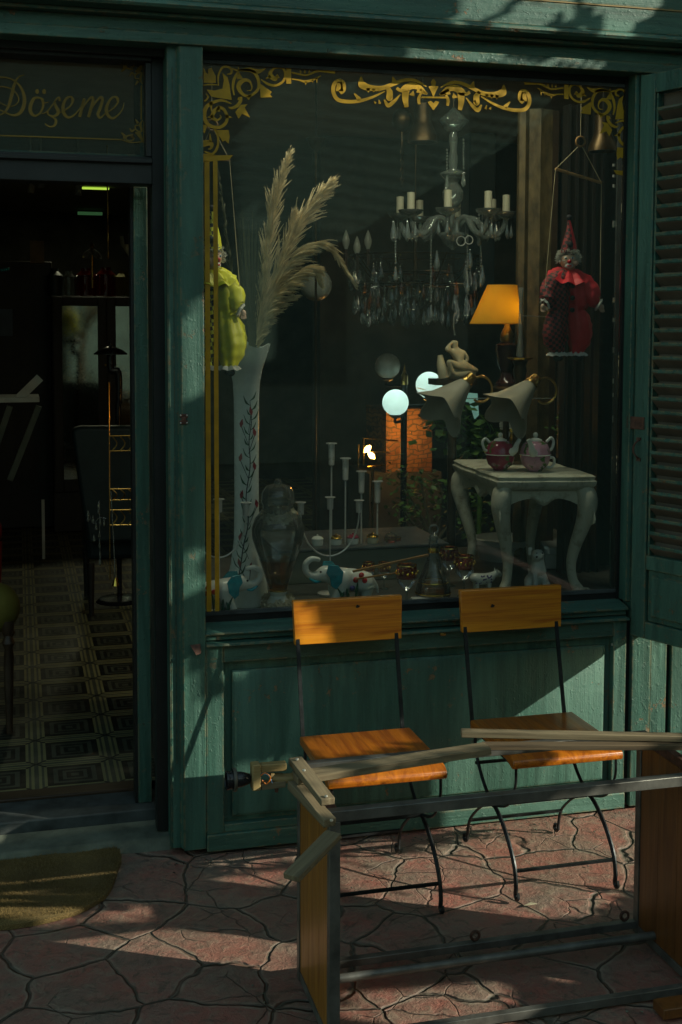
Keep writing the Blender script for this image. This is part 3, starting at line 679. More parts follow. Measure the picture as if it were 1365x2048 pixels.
# ================================================================== PAVEMENT OBJECTS
# ---- bistro chairs
def chair(x0, y0, label):
    """curule bistro chair; x0,y0 = left rear corner of the seat, faces -y"""
    t = thing('bistro_chair', label, 'chair', (x0+.178, y0-.2, 0), 'wooden bistro chairs with black iron frames in front of the window')
    Wd, Dp, zs = .355, .36, .44
    b = MB(); xx, yy = x0, y0
    # seat: rounded rear-left/right, thick rolled front edge
    prof = [(0, zs-.026), (0, zs-.004), (-.006, zs), (-.30, zs), (-.335, zs-.004), (-Dp+.004, zs-.014), (-Dp, zs-.024), (-Dp+.003, zs-.036), (-Dp+.012, zs-.040), (-.30, zs-.027)]
    b.prism([(xx, yy+q[0], q[1]) for q in prof], (Wd, 0, 0)); b.build('seat', 'pine_seat', t, bev=.003)
    b = MB(); b.bm.clear()
    zb0, zb1 = .700, .838
    q = [(xx+.006, yy+.095, zb0), (xx+Wd+.004, yy+.095, zb0), (xx+Wd+.008, yy+.107, zb1), (xx+.002, yy+.107, zb1)]
    b.prism(q, (0, .020, .001)); b.build('backrest', 'pine', t, bev=.0025)
    fr = MB()
    def flatbar(pts, sm=6, wd=.0055, fl=.7): fr.tube(pts, wd, 6, sm, fl)
    for sx in (xx+.016, xx+Wd-.014):
        # back post (flat iron), joins the seat rail
        fr.bar((sx, yy+.02, zs-.03), (sx, yy+.118, zb0+.09), .012, .006, (0, 1, 0)); fr.bar((sx, yy-.01, zs-.034), (sx, yy+.02, zs-.034), .012, .008)
        fr.bar((sx, yy, zs-.032), (sx, yy-Dp+.02, zs-.036), .014, .007)
        # smile under the seat
        flatbar([(sx, yy-Dp+.02, zs-.04), (sx, yy-Dp+.025, .34), (sx, yy-Dp+.08, .265), (sx, yy-.165, .228), (sx, yy-.08, .265), (sx, yy-.012, .34), (sx, yy-.005, zs-.04)])
        # frown leg with scrolled feet
        flatbar([(sx, yy-Dp-.005, .030), (sx, yy-Dp-.010, .015), (sx, yy-Dp+.002, .008), (sx, yy-Dp+.012, .018), (sx, yy-Dp+.01, .05), (sx, yy-Dp+.03, .11), (sx, yy-.26, .180), (sx, yy-.165, .222), (sx, yy-.07, .18), (sx, yy+.03, .10), (sx, yy+.055, .04), (sx, yy+.058, .018), (sx, yy+.07, .008), (sx, yy+.084, .015), (sx, yy+.078, .030)], 5, .0065)
        fr.ell((sx, yy-.165, .225), (.010, .016, .010), 8)
    fr.bar((xx+.016, yy-Dp+.03, zs-.038), (xx+Wd-.014, yy-Dp+.03, zs-.038), .006, .008)
    for yq, zq in ((yy-.15, .214), (yy-.178, .228), (yy-Dp+.022, .085), (yy+.035, .092), (yy-.01, .30)):
        fr.bar((xx+.016, yq, zq), (xx+Wd-.014, yq, zq), .010, .008)
    fr.build('frame', 'iron', t)
    return t
chair(.822, -.235, 'left orange pine chair with a dark knot in its backrest, behind the lamp arm')
chair(1.390, -.215, 'orange pine chair nearer the open shutter, its backrest in full shade')
for n_, (px, py, y_) in enumerate(((716, 1213, -.1425), (986, 1212, -.1225))):
    ch_o = [o for o in C.objects if o.name.startswith('bistro_chair')][n_]; b = MB(); p = W(px, py, y_)
    b.prism([p+Vector((.006*(1+.3*math.sin(k*2.1))*math.cos(k*PI/6), 0, .005*(1+.3*math.cos(k*1.7))*math.sin(k*PI/6))) for k in range(12)], (0, .004, 0)); b.build('knot', 'stain_dark', ch_o)

# ---- dismantled bench frame standing in the foreground
bf = thing('unfinished_bench', 'rusty steel frame with two varnished board ends and no top', 'bench', (1.17, -1.0, 0))
XL, XR, YB, YF, ZT = .695, 1.668, -.830, -1.150, .578
sz = .026
b = MB()
def post(x, y): b.span(x-sz/2, x+sz/2, y-sz/2, y+sz/2, 0, ZT-sz)
b2 = []
for x, y in ((XL, YB), (XL, YF), (XR, YB), (XR, YF)):
    b = MB(); post(x, y); b.build('post', 'steel', bf, bev=.0015)
for y in (YB, YF):
    b = MB(); b.span(XL-sz/2, XR+sz/2, y-sz/2, y+sz/2, ZT-sz+.0003, ZT); b.build('top_rail', 'steel', bf, bev=.0015)
for x in (XL, XR):
    b = MB(); b.span(x-sz/2+.001, x+sz/2-.001, YF+sz/2+.0005, YB-sz/2-.0005, ZT-sz+.001, ZT-.001); b.build('end_rail', 'rust', bf, bev=.0015)
    b = MB(); b.span(x-sz/2+.001, x+sz/2-.001, YF+sz/2+.0005, YB-sz/2-.0005, .003, .026); b.build('end_foot', 'steel', bf, bev=.0015)
b = MB(); b.span(XL+sz/2, XR-sz/2, YB-.011, YB+.011, .018, .038); lr = b.build('lower_rail', 'steel', bf, bev=.0015)
b = MB(); b.span(XL+sz/2, XR-sz/2, YF-.010, YF+.010, .004, .026); b.build('lower_rail', 'steel', bf, bev=.0015)
b = MB(); b.tube([(XL+.012, -.935, .045), (XR-.006, -.930, .042)], .0115, 14); b.build('round_rail', 'steel', bf)
for px in (950, 1249):
    p = W(px, 1892 if px < 1000 else 1842, YB); b = MB()
    ring = [(p.x+.012*math.cos(a*PI/8), YB, .054+.012*math.sin(a*PI/8)) for a in range(17)]; b.tube(ring, .004, 8); b.build('eyelet', 'rust', bf)
for x, w_ in ((XL, 0), (XR, 1)):
    for k in range(3):
        ya = YB-sz/2-.001-k*.0978; b = MB(); b.span(x-.010, x+.009, ya-.0972, ya, .027, ZT-sz-.0005)
        b.build('board', 'oak_dark' if w_ else 'pine_panel', bf, bev=.0012)
b = MB(); b.span(XR-.16, XR+.4, YF-.10, YF-.045, .004, .03)
solo(b.build('loose_board', 'oak_dark', None, bev=.002), 'offcut of brown board lying flat before the steel frame', 'board')

# ---- wooden folding lamp arm lying on the frame
la = thing('lamp_arm', 'jointed lamp arm of weathered wooden bars with a black bulb socket at its tip', 'lamp arm', (.75, -.95, ZT))
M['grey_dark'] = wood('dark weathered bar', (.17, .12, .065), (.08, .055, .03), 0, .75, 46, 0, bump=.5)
def plank(p, q, w_, h, z0, z1, name='arm_bar', mat='grey_wood', upv=(0, 0, 1)):
    a, c_ = F(*p, z0), F(*q, z1); x = MB()
    d = (c_-a); ang_ = math.atan2(d.y, d.x)
    L = d.length; x.box((0, 0, 0), (L, w_, h)) if mat != 'grey_wood_y' else x.box((0, 0, 0), (w_, L, h))
    o = x.build(name, mat, None, bev=.0018)
    mid = (a+c_)/2; o.location = mid-la.location; o.parent = la
    q_ = d.to_track_quat('X', 'Z') if mat != 'grey_wood_y' else d.to_track_quat('Y', 'Z')
    o.rotation_mode = 'QUATERNION'; o.rotation_quaternion = q_
    return o
# long bar A, long bar B, dark bar under B, cross pieces C D, short bar E
plank((590, 1556), (975, 1497), .050, .018, .630, .650)
plank((922, 1466), (1420, 1476), .030, .016, .650, .645)
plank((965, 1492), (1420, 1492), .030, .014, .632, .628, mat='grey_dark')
plank((590, 1520), (656, 1604), .034, .016, .655, .632, mat='grey_wood_y')
plank((586, 1568), (660, 1646), .030, .020, .612, .592, mat='grey_wood_y')
plank((668, 1668), (582, 1756), .040, .014, .570, .535, mat='grey_wood_y')
sc_ = MB()
for px, py, z in ((594, 1518, .665), (652, 1592, .644), (663, 1640, .605), (608, 1540, .663)):
    q = F(px, py, z); b = MB(); b.lathe([(.001, .002), (.0035, .0015), (.004, 0), (.004, -.002)], q, 10); b.build('screw', 'screw', la)
# clamp and fork
c0 = F(520, 1555, .63); s_ = S(c0)
def P3(px, py, dy=0): return W(px, py, c0.y+dy)
b = MB(); b.bar(P3(520, 1535), P3(572, 1531), .022, .013*1.5); b.build('clamp_top', 'pale_wood', la, bev=.003)
b = MB(); b.bar(P3(511, 1526, -.002), P3(511, 1578, -.002), .030, .026*.8, (1, 0, 0)); b.build('clamp_end', 'pale_wood', la, bev=.003)
b = MB(); b.bar(P3(521, 1571), P3(570, 1565), .024, .016); b.build('clamp_bottom', 'grey_wood', la, bev=.002)
b = MB(); b.tube([P3(540, 1551, .0), P3(556, 1556), P3(580, 1556), P3(612, 1548)], [.008, .013, .012, .012], 10, 4, .8); b.build('fork', 'pale_wood', la)
b = MB(); b.tube([P3(520, 1552, -.012), P3(531, 1546, -.018), P3(541, 1556, -.018), P3(533, 1568, -.016), P3(524, 1560, -.012)], .0016, 6, 5); b.build('wire', pbr('orange wire', (.8, .22, .03), .4, bump=0), la)
b = MB(); b.tube([P3(523, 1549, -.010), P3(536, 1550, -.016), P3(545, 1566, -.016)], .0013, 6, 5); b.build('wire', pbr('pale blue wire', (.35, .55, .75), .4, bump=0), la)
b = MB(); b.tube([P3(553, 1572), P3(553, 1584)], [.006, .004], 8); b.build('wing_nut', 'rust', la)
a_ = P3(502, 1557); e_ = P3(453, 1561); ax = (e_-a_).normalized()
so_ = MB(); L = (e_-a_).length
so_.lathe([(.006, 0), (.012, .004), (.016, .016), (.018, .024), (.0185, .034), (.026, .036), (.026, .044), (.021, .045), (.021, .058), (.0225, .060), (.0225, L-.004), (.021, L), (.017, L), (.016, L-.02), (.002, L-.02)], a_, 28, None, ax)
so_.build('socket', 'bakelite', la)
b = MB(); b.lathe([(.0262, .0362), (.0275, .038), (.0275, .042), (.0262, .0438)], a_, 28, None, ax); b.build('socket_ring', pbr('worn bakelite ring', (.10, .09, .07), .4), la)

def inside(p, poly):
    x, y = p; c_ = False; j = len(poly)-1
    for i in range(len(poly)):
        (xi, yi), (xj, yj) = poly[i], poly[j]
        if (yi > y) != (yj > y) and x < (xj-xi)*(y-yi)/(yj-yi)+xi: c_ = not c_
        j = i
    return c_
# ---- doormat
mb = MB(); cx_, cy_ = -.14, .035
MAT = [F(x_, y_, .012) for x_, y_ in ((238, 1702), (243, 1720), (236, 1738), (228, 1760), (212, 1788), (186, 1806), (150, 1822), (100, 1836), (50, 1845), (0, 1851), (-80, 1848), (-160, 1825), (-200, 1780), (-190, 1745), (-60, 1722), (30, 1713), (75, 1704), (140, 1700), (180, 1694), (215, 1691))]
out = []
for k in range(0):
    a = -PI*k/60; rx = .435+.008*math.sin(k*1.7); ry = .40+.006*math.sin(k*2.3)
    out.append((cx_+rx*math.cos(a), cy_-ry*abs(math.sin(a))**.72*.92))
out = [(p_.x, p_.y) for p_ in spline([*MAT, MAT[0]], 4)[:-1]]
old_ = [(cx_+.44, cy_-.01), (cx_+.43, cy_+.035), (cx_+.40, cy_+.052), (cx_+.30, cy_+.045), (cx_-.43, cy_-.02)][::-1]
def mz(x, y): 
    e = max(0, (x-.22))/.1
    return .012+.012*min(1, e)**2+.004*noise.noise(Vector((x*9, y*9, 0)))
top = [mb.v((x, y, mz(x, y))) for x, y in out]; bot = [mb.v((x, y, mz(x, y)-.014)) for x, y in out]
for i in range(len(out)): j = (i+1)%len(out); mb.f([top[i], top[j], bot[j], bot[i]])
inner = [mb.v((cx_+(x-cx_)*.9, cy_+(y-cy_+.1)*.9-.1, mz(x*.9, y*.9)+.004)) for x, y in out]
for i in range(len(out)): j = (i+1)%len(out); mb.f([top[i], inner[i], inner[j], top[j]])
mb.f(inner); mb.f(bot[::-1])
rnd = random.Random(3)
for k in range(22000):
    x = rnd.uniform(-.36, .31); y = rnd.uniform(-.34, .10)
    if not inside((x, y), out): continue
    z = mz(x, y)+.002; h = rnd.uniform(.005, .011); dx, dy = rnd.uniform(-.005, .005), rnd.uniform(-.005, .005); e = .0011
    mb.f([mb.v((x-e, y, z)), mb.v((x+e, y, z)), mb.v((x+dx, y+dy, z+h))])
solo(mb.build('doormat', 'coir', None, fix=False), 'half round brown coir mat with a curled corner before the doorstep', 'doormat')

# ---- bits of litter on the paving
for i, (px, py, l, c_) in enumerate(((352, 1729, 'dry dark leaf scrap on the paving nearest the pillar', .006), (368, 1727, 'second dark leaf scrap beside the pillar foot', .007), (348, 1746, 'dark leaf scrap lying lowest of the three by the pillar', .006))):
    p = F(px, py, .004); b = MB(); b.M = Matrix.Translation(p)@Matrix.Rotation(i*1.3, 4, 'Z')
    b.prism([(-c_, 0, 0), (0, -c_*.5, .002), (c_, 0, .001), (c_*.3, c_*.6, .003), (-c_*.4, c_*.4, 0)], (0, 0, .001)); solo(b.build('dead_leaf', 'stain_dark'), l, 'leaf', 'dark leaf scraps on the paving')
p = F(1060, 1810, .003); b = MB(); b.M = Matrix.Translation(p)
b.prism([(-.02, 0, 0), (0, -.007, .003), (.022, 0, .001), (.006, .01, .002)], (0, 0, .001)); solo(b.build('dead_leaf', 'cream'), 'pale crumpled leaf by the right chair foot', 'leaf')

b = MB(); rn = random.Random(55)
for k in range(420):
    x, y = rn.uniform(-.4, 2.1), rn.uniform(-1.5, -.03)
    if rn.random() < .45: y = rn.uniform(-.09, -.025)
    if x < .46 and y > -.38: continue
    r_ = rn.choice((.0012, .0016, .0022, .003)); b.ell((x, y, .001+pz(x, y)), (r_*rn.uniform(.8, 1.6), r_, r_*.6), 5, (rn.uniform(0, 3), 'Z'))
o = solo(b.build('grit', 'stone_step', None), 'scattered grit and crumbs on the red paving', 'grit'); o['kind'] = 'stuff'
# ================================================================== WINDOW DISPLAY
ZD = .742
dpl = thing('display_platform', 'dark low platform behind the window pane carrying the ornaments', 'platform', (1.3, .6, 0))
b = MB(); b.span(.56, 2.3, .085, 1.15, .70, ZD); b.build('platform_top', 'display_floor', dpl, bev=.003)
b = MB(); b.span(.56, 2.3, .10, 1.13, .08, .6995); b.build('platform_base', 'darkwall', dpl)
def base(px, py): return F(px, py, ZD)

# ---- tall vase with brushwork
vb = base(492, 1207); vy = vb.y; vs = S(W(492, 1000, vy))
vt = thing('tall_vase', 'tall milky white vase with ruffled mouth and painted red buds', 'vase', (vb.x, vy, ZD))
X0v = W(493, 900, vy).x; zt_ = W(500, 672, vy).z
def pz_(py): return W(495, py, vy).z
prof = [(40, 1207), (43, 1190), (40, 1160), (32, 1125), (26, 1080), (24.5, 1000), (24.5, 900), (25, 800), (27, 765), (32, 738), (40, 712), (47, 685)]
PR = [(r_*vs, pz_(py)) for r_, py in prof]
def wobv(a, r_, z):
    k = max(0, (z-pz_(760))/(zt_-pz_(760))); k = min(1, k)**1.6
    return r_*(1+.10*k*math.sin(3*a+.6)), z+k*.012*math.sin(3*a+2.4)+k*.016*math.cos(a-2.8)
b = MB(); b.lathe([(0.001, ZD)]+[(r_, z) for r_, z in PR]+[(PR[-1][0]*.96, PR[-1][1]), (PR[-2][0]*.93, PR[-2][1]), (PR[-4][0]*.85, PR[-4][1]), (PR[-5][0]*.8, PR[-5][1])], (X0v, vy, 0), 48, wobv)
b.build('body', 'vase', vt)
def vr(z):
    for (ra, za), (rb, zb) in zip(PR, PR[1:]):
        if za <= z <= zb: return ra+(rb-ra)*(z-za)/(zb-za)
    return PR[0][0] if z < PR[0][1] else PR[-1][0]
CAMXY = Vector((CAM.x-X0v, CAM.y-vy, 0)).normalized(); SXY = Vector((-CAMXY.y, CAMXY.x, 0))
if SXY.x < 0: SXY = -SXY
def vsurf(off):
    def fn(px, py):
        z = pz_(py); r_ = vr(z)+off; d = (px-493)*vs; d = max(-r_*.98, min(r_*.98, d))
        return Vector((X0v, vy, z))+SXY*d+CAMXY*math.sqrt(r_*r_-d*d)
    return fn
st_ = MB(); f0 = vsurf(.0009)
stemp = [(500, 800), (503, 840), (498, 880), (500, 930), (492, 990), (496, 1040), (486, 1090), (480, 1130), (470, 1175)]
st_.stroke(stemp, [1, 2, 2, 2.5, 2], f0)
rn = random.Random(5)
lf = MB(); f1 = vsurf(.0013); bd = MB(); f2 = vsurf(.0017)
for i in range(34):
    t = i/33; j = t*(len(stemp)-1); k = min(int(j), len(stemp)-2); x = stemp[k][0]+(stemp[k+1][0]-stemp[k][0])*(j-k); y = stemp[k][1]+(stemp[k+1][1]-stemp[k][1])*(j-k)
    sd = -1 if i % 2 else 1; L = rn.uniform(11, 20)
    lf.stroke([(x, y), (x+sd*L*.45, y-L*.35), (x+sd*L*.75, y-L*1.1)], [.8, rn.uniform(2.5, 4.2), .6], f1, 5)
bd.bm.free()
for x, y, r_ in ((502, 821, 1), (483, 845, -1), (509, 863, 1), (481, 913, -1), (509, 930, 1), (483, 986, -1), (513, 1005, 1), (480, 1070, -1), (478, 1120, 1), (500, 1128, -1)):
    bd = MB(); bd.stroke([(x+r_*1, y+7), (x, y), (x-r_*2, y-9)], [2.5, 7.5, 1], f2, 5); bd.build('painted_bud', 'budglaze', vt, flat=True, fix=False)
    st_.stroke([(x, y+6), (x+(497-x)*.5, y+24), (497, y+42)], [1.6, 1.3, 1], f0, 5)
st_.build('painted_stem', 'stemglaze', vt, flat=True, fix=False); lf.build('painted_leaves', 'leafglaze', vt, flat=True, fix=False)

# ---- pampas plumes standing in the vase
pp = thing('pampas_grass', 'dry beige pampas plumes fanning out of the tall vase', 'dried grass', (X0v, vy, zt_-.1))
def plume(path, wid, n_, droop, seed, mb, ys=0):
    rn = random.Random(seed); pts = [W(x, y, vy+.02+ys) for x, y in path]; c = spline(pts, 10)
    mb.tube(c, [.0022, .0006], 5)
    for i in range(n_):
        t = (i/n_)**.9; k = int(t*(len(c)-2)); p = c[k].lerp(c[k+1], rn.random()); d = (c[min(k+2, len(c)-1)]-c[max(k-1, 0)]).normalized()
        L = wid*math.sin(PI*min(1, (t*.80+.14)))**.8*rn.uniform(.6, 1.15)
        a = rn.uniform(0, 2*PI); o = (d.orthogonal()*math.cos(a)+d.cross(d.orthogonal())*math.sin(a)).normalized()
        q = [p]; dd = (d*1.5+o*rn.uniform(.10, .62)).normalized()
        for s_ in range(5):
            dd = (dd+Vector((droop*.12, 0, -.05-abs(droop)*.14))+Vector((rn.uniform(-.07, .07), rn.uniform(-.07, .07), rn.uniform(-.07, .07)))).normalized(); q.append(q[-1]+dd*L/5)
        mb.tube(q, [.0010, .0024, .0030, .0024, .0008], 4, cap=False)
        for s_ in range(9):
            u = rn.random()*4.99; j = int(u); pb = q[j].lerp(q[j+1], u-j); e = Vector((rn.uniform(-1, 1), rn.uniform(-1, 1), rn.uniform(-.6, 1))).normalized()*rn.uniform(.003, .009)+dd*.006
            sdv = e.cross(Vector((0, 1, 0))).normalized()*.0007
            mb.f([mb.v(pb-sdv), mb.v(pb+sdv), mb.v(pb+e)])
for i, (path, wd, n_, dr) in enumerate((
    ([(512, 690), (525, 600), (535, 500), (550, 400), (582, 298)], .075, 110, .0), ([(514, 680), (540, 590), (580, 480), (625, 410), (664, 362)], .080, 120, .1),
    ([(516, 680), (545, 590), (590, 510), (650, 490), (713, 572)], .060, 110, .8), ([(516, 680), (540, 610), (580, 560), (620, 535), (643, 570)], .055, 90, .9),
    ([(513, 690), (530, 620), (555, 560), (580, 470), (590, 420)], .05, 70, .2), ([(514, 700), (530, 650), (560, 610), (595, 590)], .04, 50, .4))):
    m_ = MB(); plume(path, wd*1.5, int(n_*3.2), dr, 11+i, m_, (.012*(i % 3)-.01)); m_.build('plume', 'pampas', pp, fix=False)
m_ = MB(); rn = random.Random(8)
for i in range(90):
    x = rn.uniform(470, 540); m_.tube([W(505+rn.uniform(-8, 8), 700, vy+.01), W((505+x)/2, rn.uniform(560, 640), vy+rn.uniform(-.02, .06)), W(x, rn.uniform(420, 600), vy+rn.uniform(-.02, .08))], [.0012, .0006], 3, 4, cap=False)
m_.build('dried_stem', 'drygreen', pp, fix=False)
pp2 = thing('pampas_grass', 'single brown plume hanging behind the yellow clown, left of the large fan', 'dried grass', (X0v-.1, vy+.1, 1.6))
m_ = MB(); plume([(470, 720), (468, 600), (455, 480), (435, 330)], .04, 110, -.1, 77, m_, .08); m_.build('plume', 'drygreen', pp2, fix=False)

def rumple(b, scale, amt):
    for v_ in list(b.bm.verts):
        c0_ = Vector((v_.co.x, v_.co.y, v_.co.z)); k = 1/scale
        d = Vector([noise.noise(Vector((c0_.x*k+o_, c0_.y*k, c0_.z*k))) for o_ in (0., 7.3, 15.1)])
        v_.co = c0_+d*amt
# ---- clown marionettes
def clown(px, ptop, y, sc, plain, check, label, turn, bar0, bar1, ring, loc_px, sh=0, ak=1.):
    """px, ptop: pixel of the face centre; sc multiplies the size"""
    o = W(px, ptop, y); s = S(o)*sc
    t = thing('clown_marionette', label, 'marionette', (o.x, y, o.z-190*s))
    P = lambda x, z, d=0: Vector((o.x+x*s, y+d*s, o.z-z*s))
    # one continuous body of cloth: chest, waist and billowing trousers, a plain half and a checked half
    for sd, mt in ((-1, check), (1, plain)):
        b = MB(); b.tube([P(sd*6+sh*.5, 22, 0), P(sd*14+sh, 38), P(sd*20+sh, 62), P(sd*22+sh, 85), P(sd*19+sh, 100), P(sd*24+sh, 120), P(sd*28+sh, 145), P(sd*25+sh, 166), P(sd*20+sh, 182), P(sd*20+sh, 188)], [12*s, 21*s, 26*s, 25*s, 20*s, 27*s, 29*s, 25*s, 15*s, 9*s], 40, 4, .8)
        for v_ in list(b.bm.verts):
            q_ = Vector((v_.co.x, v_.co.y, v_.co.z)); a_ = math.atan2(q_.y-y, q_.x-o.x-(sd*20+sh)*s); nn_ = Vector((math.cos(a_), math.sin(a_), 0)); v_.co = q_+nn_*s*(1.5*math.sin(7*a_+q_.z/s*.035)+1.3*noise.noise(q_*(1/(13*s)))+1.1*math.sin(q_.z/s*.33+2.*math.sin(a_*2)))
        b.build('costume', mt, t)
        b = MB(); b.tube([P(sd*14, 30), P(sd*34*ak, 44, -3), P(sd*46*ak, 62, -8), P(sd*50*ak, 80, -14), P(sd*56*ak, 88, -18)], [11*s, 17*s, 18*s, 16*s, 8*s], 24, 4)
        rumple(b, 9*s, 3.2*s); b.build('sleeve', mt, t)
        b = MB(); b.lathe([(9*s, -3*s), (13*s, 0), (10*s, 3*s)], P(sd*58*ak, 89, -19), 16, lambda a, r_, z: (r_*(1+.15*math.sin(7*a)), z), (sd, -.3, -.6)); b.build('cuff', 'white', t)
        hm = MB(); hc = P(sd*64*ak, 94, -22); hm.ell(hc, (5*s, 3.5*s, 6*s), 10)
        for k in range(4): hm.tube([hc+Vector(((k-1.5)*2.2*s, 0, -3*s)), hc+Vector(((k-1.5)*2.6*s, -2*s, -8*s)), hc+Vector(((k-1.5)*2.4*s, -4*s, -(11-abs(k-1.4))*s))], [1.4*s, 1.2*s, .8*s], 6)
        hm.tube([hc+Vector((-sd*4*s, 0, 1*s)), hc+Vector((-sd*8*s, -3*s, -2*s)), hc+Vector((-sd*8*s, -5*s, -6*s))], [1.6*s, 1.3*s, .9*s], 6); hm.build('hand', 'skin', t)
        b = MB(); b.lathe([(17*s, -2*s), (22*s, -7*s), (19*s, -4*s), (12*s, 0)], P(sd*21+sh, 184), 28, lambda a, r_, z: (r_*(1+.10*math.sin(8*a)), z+1.5*s*math.sin(8*a))); b.build('ankle_frill', 'white', t)
        b = MB(); b.ell(P(sd*22+sh, 196, -6), (9*s, 16*s, 7*s), 14); b.build('shoe', 'black_cloth', t)
    for k in range(3): b = MB(); b.ell(P(0, 52+k*24, -21), 5*s, 12); b.build('pompom', 'black_cloth', t)
    b = MB()
    for rr, dz, dd in ((42, 27, 0), (33, 20, -1)):
        b.lathe([(8*s, -2*s+.004), (rr*.7*s, -3*s), (rr*s, -8*s), (rr*.7*s, -1*s), (8*s, 3*s)], P(0, dz, dd*s), 48, lambda a, r_, z: (r_*(1+.06*math.sin(9*a)), z+3.2*s*math.sin(9*a)*(r_/(34*s))), (0, -.35, 1))
    b.build('collar', plain, t)
    q = (turn, 'Z')
    b = MB(); b.ell(P(0, 0, 0), (17*s, 17*s, 20*s), 24, q); b.ell(P(0, 12, -4), (12*s, 12*s, 9*s), 16, q)
    for sd in (-1, 1): b.ell(P(sd*9*math.cos(turn), 6, -12+sd*9*math.sin(turn)), (6*s, 5*s, 6*s), 12); b.ell(P(sd*17.5*math.cos(turn), 2, sd*15*math.sin(turn)), (2.5*s, 3*s, 5*s), 8)
    hd = b.build('head', 'skin', t)
    F_ = Vector((math.sin(turn), -math.cos(turn), 0)); R_ = Vector((math.cos(turn), math.sin(turn), 0))
    fp = lambda x, z, d=17: P(0, z)+R_*(x*s)+F_*(d*s)
    b = MB(); b.ell(fp(0, 4, 18.5), 4.3*s, 12); b.build('nose', 'lips', hd)
    b = MB(); b.ell(fp(0, 12.5, 14.2), (8.5*s, 4*s, 5.5*s), 14, q); b.build('muzzle', 'white', hd)
    b = MB(); b.tube([fp(-5, 10.5, 17.2), fp(-2, 12.6, 18.4), fp(0, 12.3, 18.6), fp(2, 12.6, 18.4), fp(5, 10.5, 17.2)], [.6*s, 1.5*s, 1.2*s, 1.5*s, .6*s], 8, 3); b.build('mouth', 'lips', hd)
    for sd in (-1, 1):
        b = MB(); b.ell(fp(sd*6.5, -3, 14.6), (3.4*s, 2.2*s, 2.9*s), 12, q); ey = b.build('eye', 'white', hd)
        b = MB(); b.ell(fp(sd*6.5, -3, 16.4), (1.6*s, 1*s, 1.9*s), 10, q); b.build('iris', pbr('blue iris', (.05, .18, .25), .2, bump=0), hd)
        b = MB(); b.tube([fp(sd*3, -9, 15.6), fp(sd*6.5, -11.5, 14.6), fp(sd*10.5, -9, 12.6)], [.4*s, .9*s, .4*s], 6, 3); b.build('brow', 'stain_dark', hd)
    b = MB(); rn = random.Random(int(px))
    for k in range(420):
        a = rn.uniform(0, 2*PI); zz = rn.uniform(-.2, .95)
        v = Vector((math.cos(a), math.sin(a), 0))
        if v.dot(F_) > .55 and zz < .62: continue
        p0 = P(0, 0)+v*(15*s)*math.sqrt(max(.05, 1-zz*zz))+Vector((0, 0, zz*17*s)); dd = (v+Vector((0, 0, zz*.6))).normalized()
        pts = [p0]
        for j in range(4): dd = (dd+Vector((rn.uniform(-.7, .7), rn.uniform(-.7, .7), rn.uniform(-.7, .7)))).normalized(); pts.append(pts[-1]+dd*3.4*s)
        b.tube(pts, [1.5*s, 1.2*s, .5*s], 4, cap=False)
    b.build('hair', 'hair', t)
    b = MB(); b.tube([P(2, -14, 2), P(3, -34, 2), P(2, -58, 1), P(0, -80, 0)], [16*s, 12.5*s, 7*s, 2*s], 20, 3); ht = b.build('hat', plain, t)
    b = MB(); b.tube([P(-3, -13, -1.5), P(-2, -34, -1), P(0, -58, 0), P(-1, -78, 0)], [14.5*s, 11*s, 6*s, 2*s], 20, 3); b.build('hat_panel', check, ht)
    b = MB(); b.ell(P(0, -84, 0), 6*s, 12); b.build('hat_pompom', 'black_cloth', ht); b = MB(); b.ell(P(-3, -30, -13), 6.5*s, 12); b.build('hat_pompom', 'black_cloth', ht)
    # control bar and strings
    A, B = W(*bar0, y-.02), W(*bar1, y-.02)
    b = MB(); b.bar(A, B, .009, .009); b.build('control_bar', 'cane', t, bev=.001)
    hl, hr = (P(-61*ak, 90, -19), P(61*ak, 90, -19))
    b = MB(); b.tube([A, hl], .0012, 5); b.tube([B, hr], .0012, 5)
    Rg = W(*ring, y-.02); b.tube([A, Rg-Vector((.006, 0, .016))], .0013, 5); b.tube([B, Rg+Vector((.006, 0, -.016))], .0013, 5); b.tube([Rg+Vector((0, 0, .018)), Vector((Rg.x, Rg.y, 2.86))], .001, 5)
    b.build('string', 'string', t)
    b = MB(); b.tube([Rg+Vector((.017*math.cos(k*PI/10), 0, .017*math.sin(k*PI/10))) for k in range(21)], .0035, 8); b.build('ring', 'cane', t)
    return t
clown(1137, 520, .20, 1.0, 'red', 'check_red', 'red clown marionette with a pointed hat hanging by the white side table', -.35, (1111, 338), (1203, 366), (1161, 283), 0)
clown(424, 516, .13, 1.17, 'yellow', 'check_yellow', 'yellow clown marionette lit by the sun at the left window edge', .45, (396, 314), (459, 320), (424, 250), 0, 7, .78)

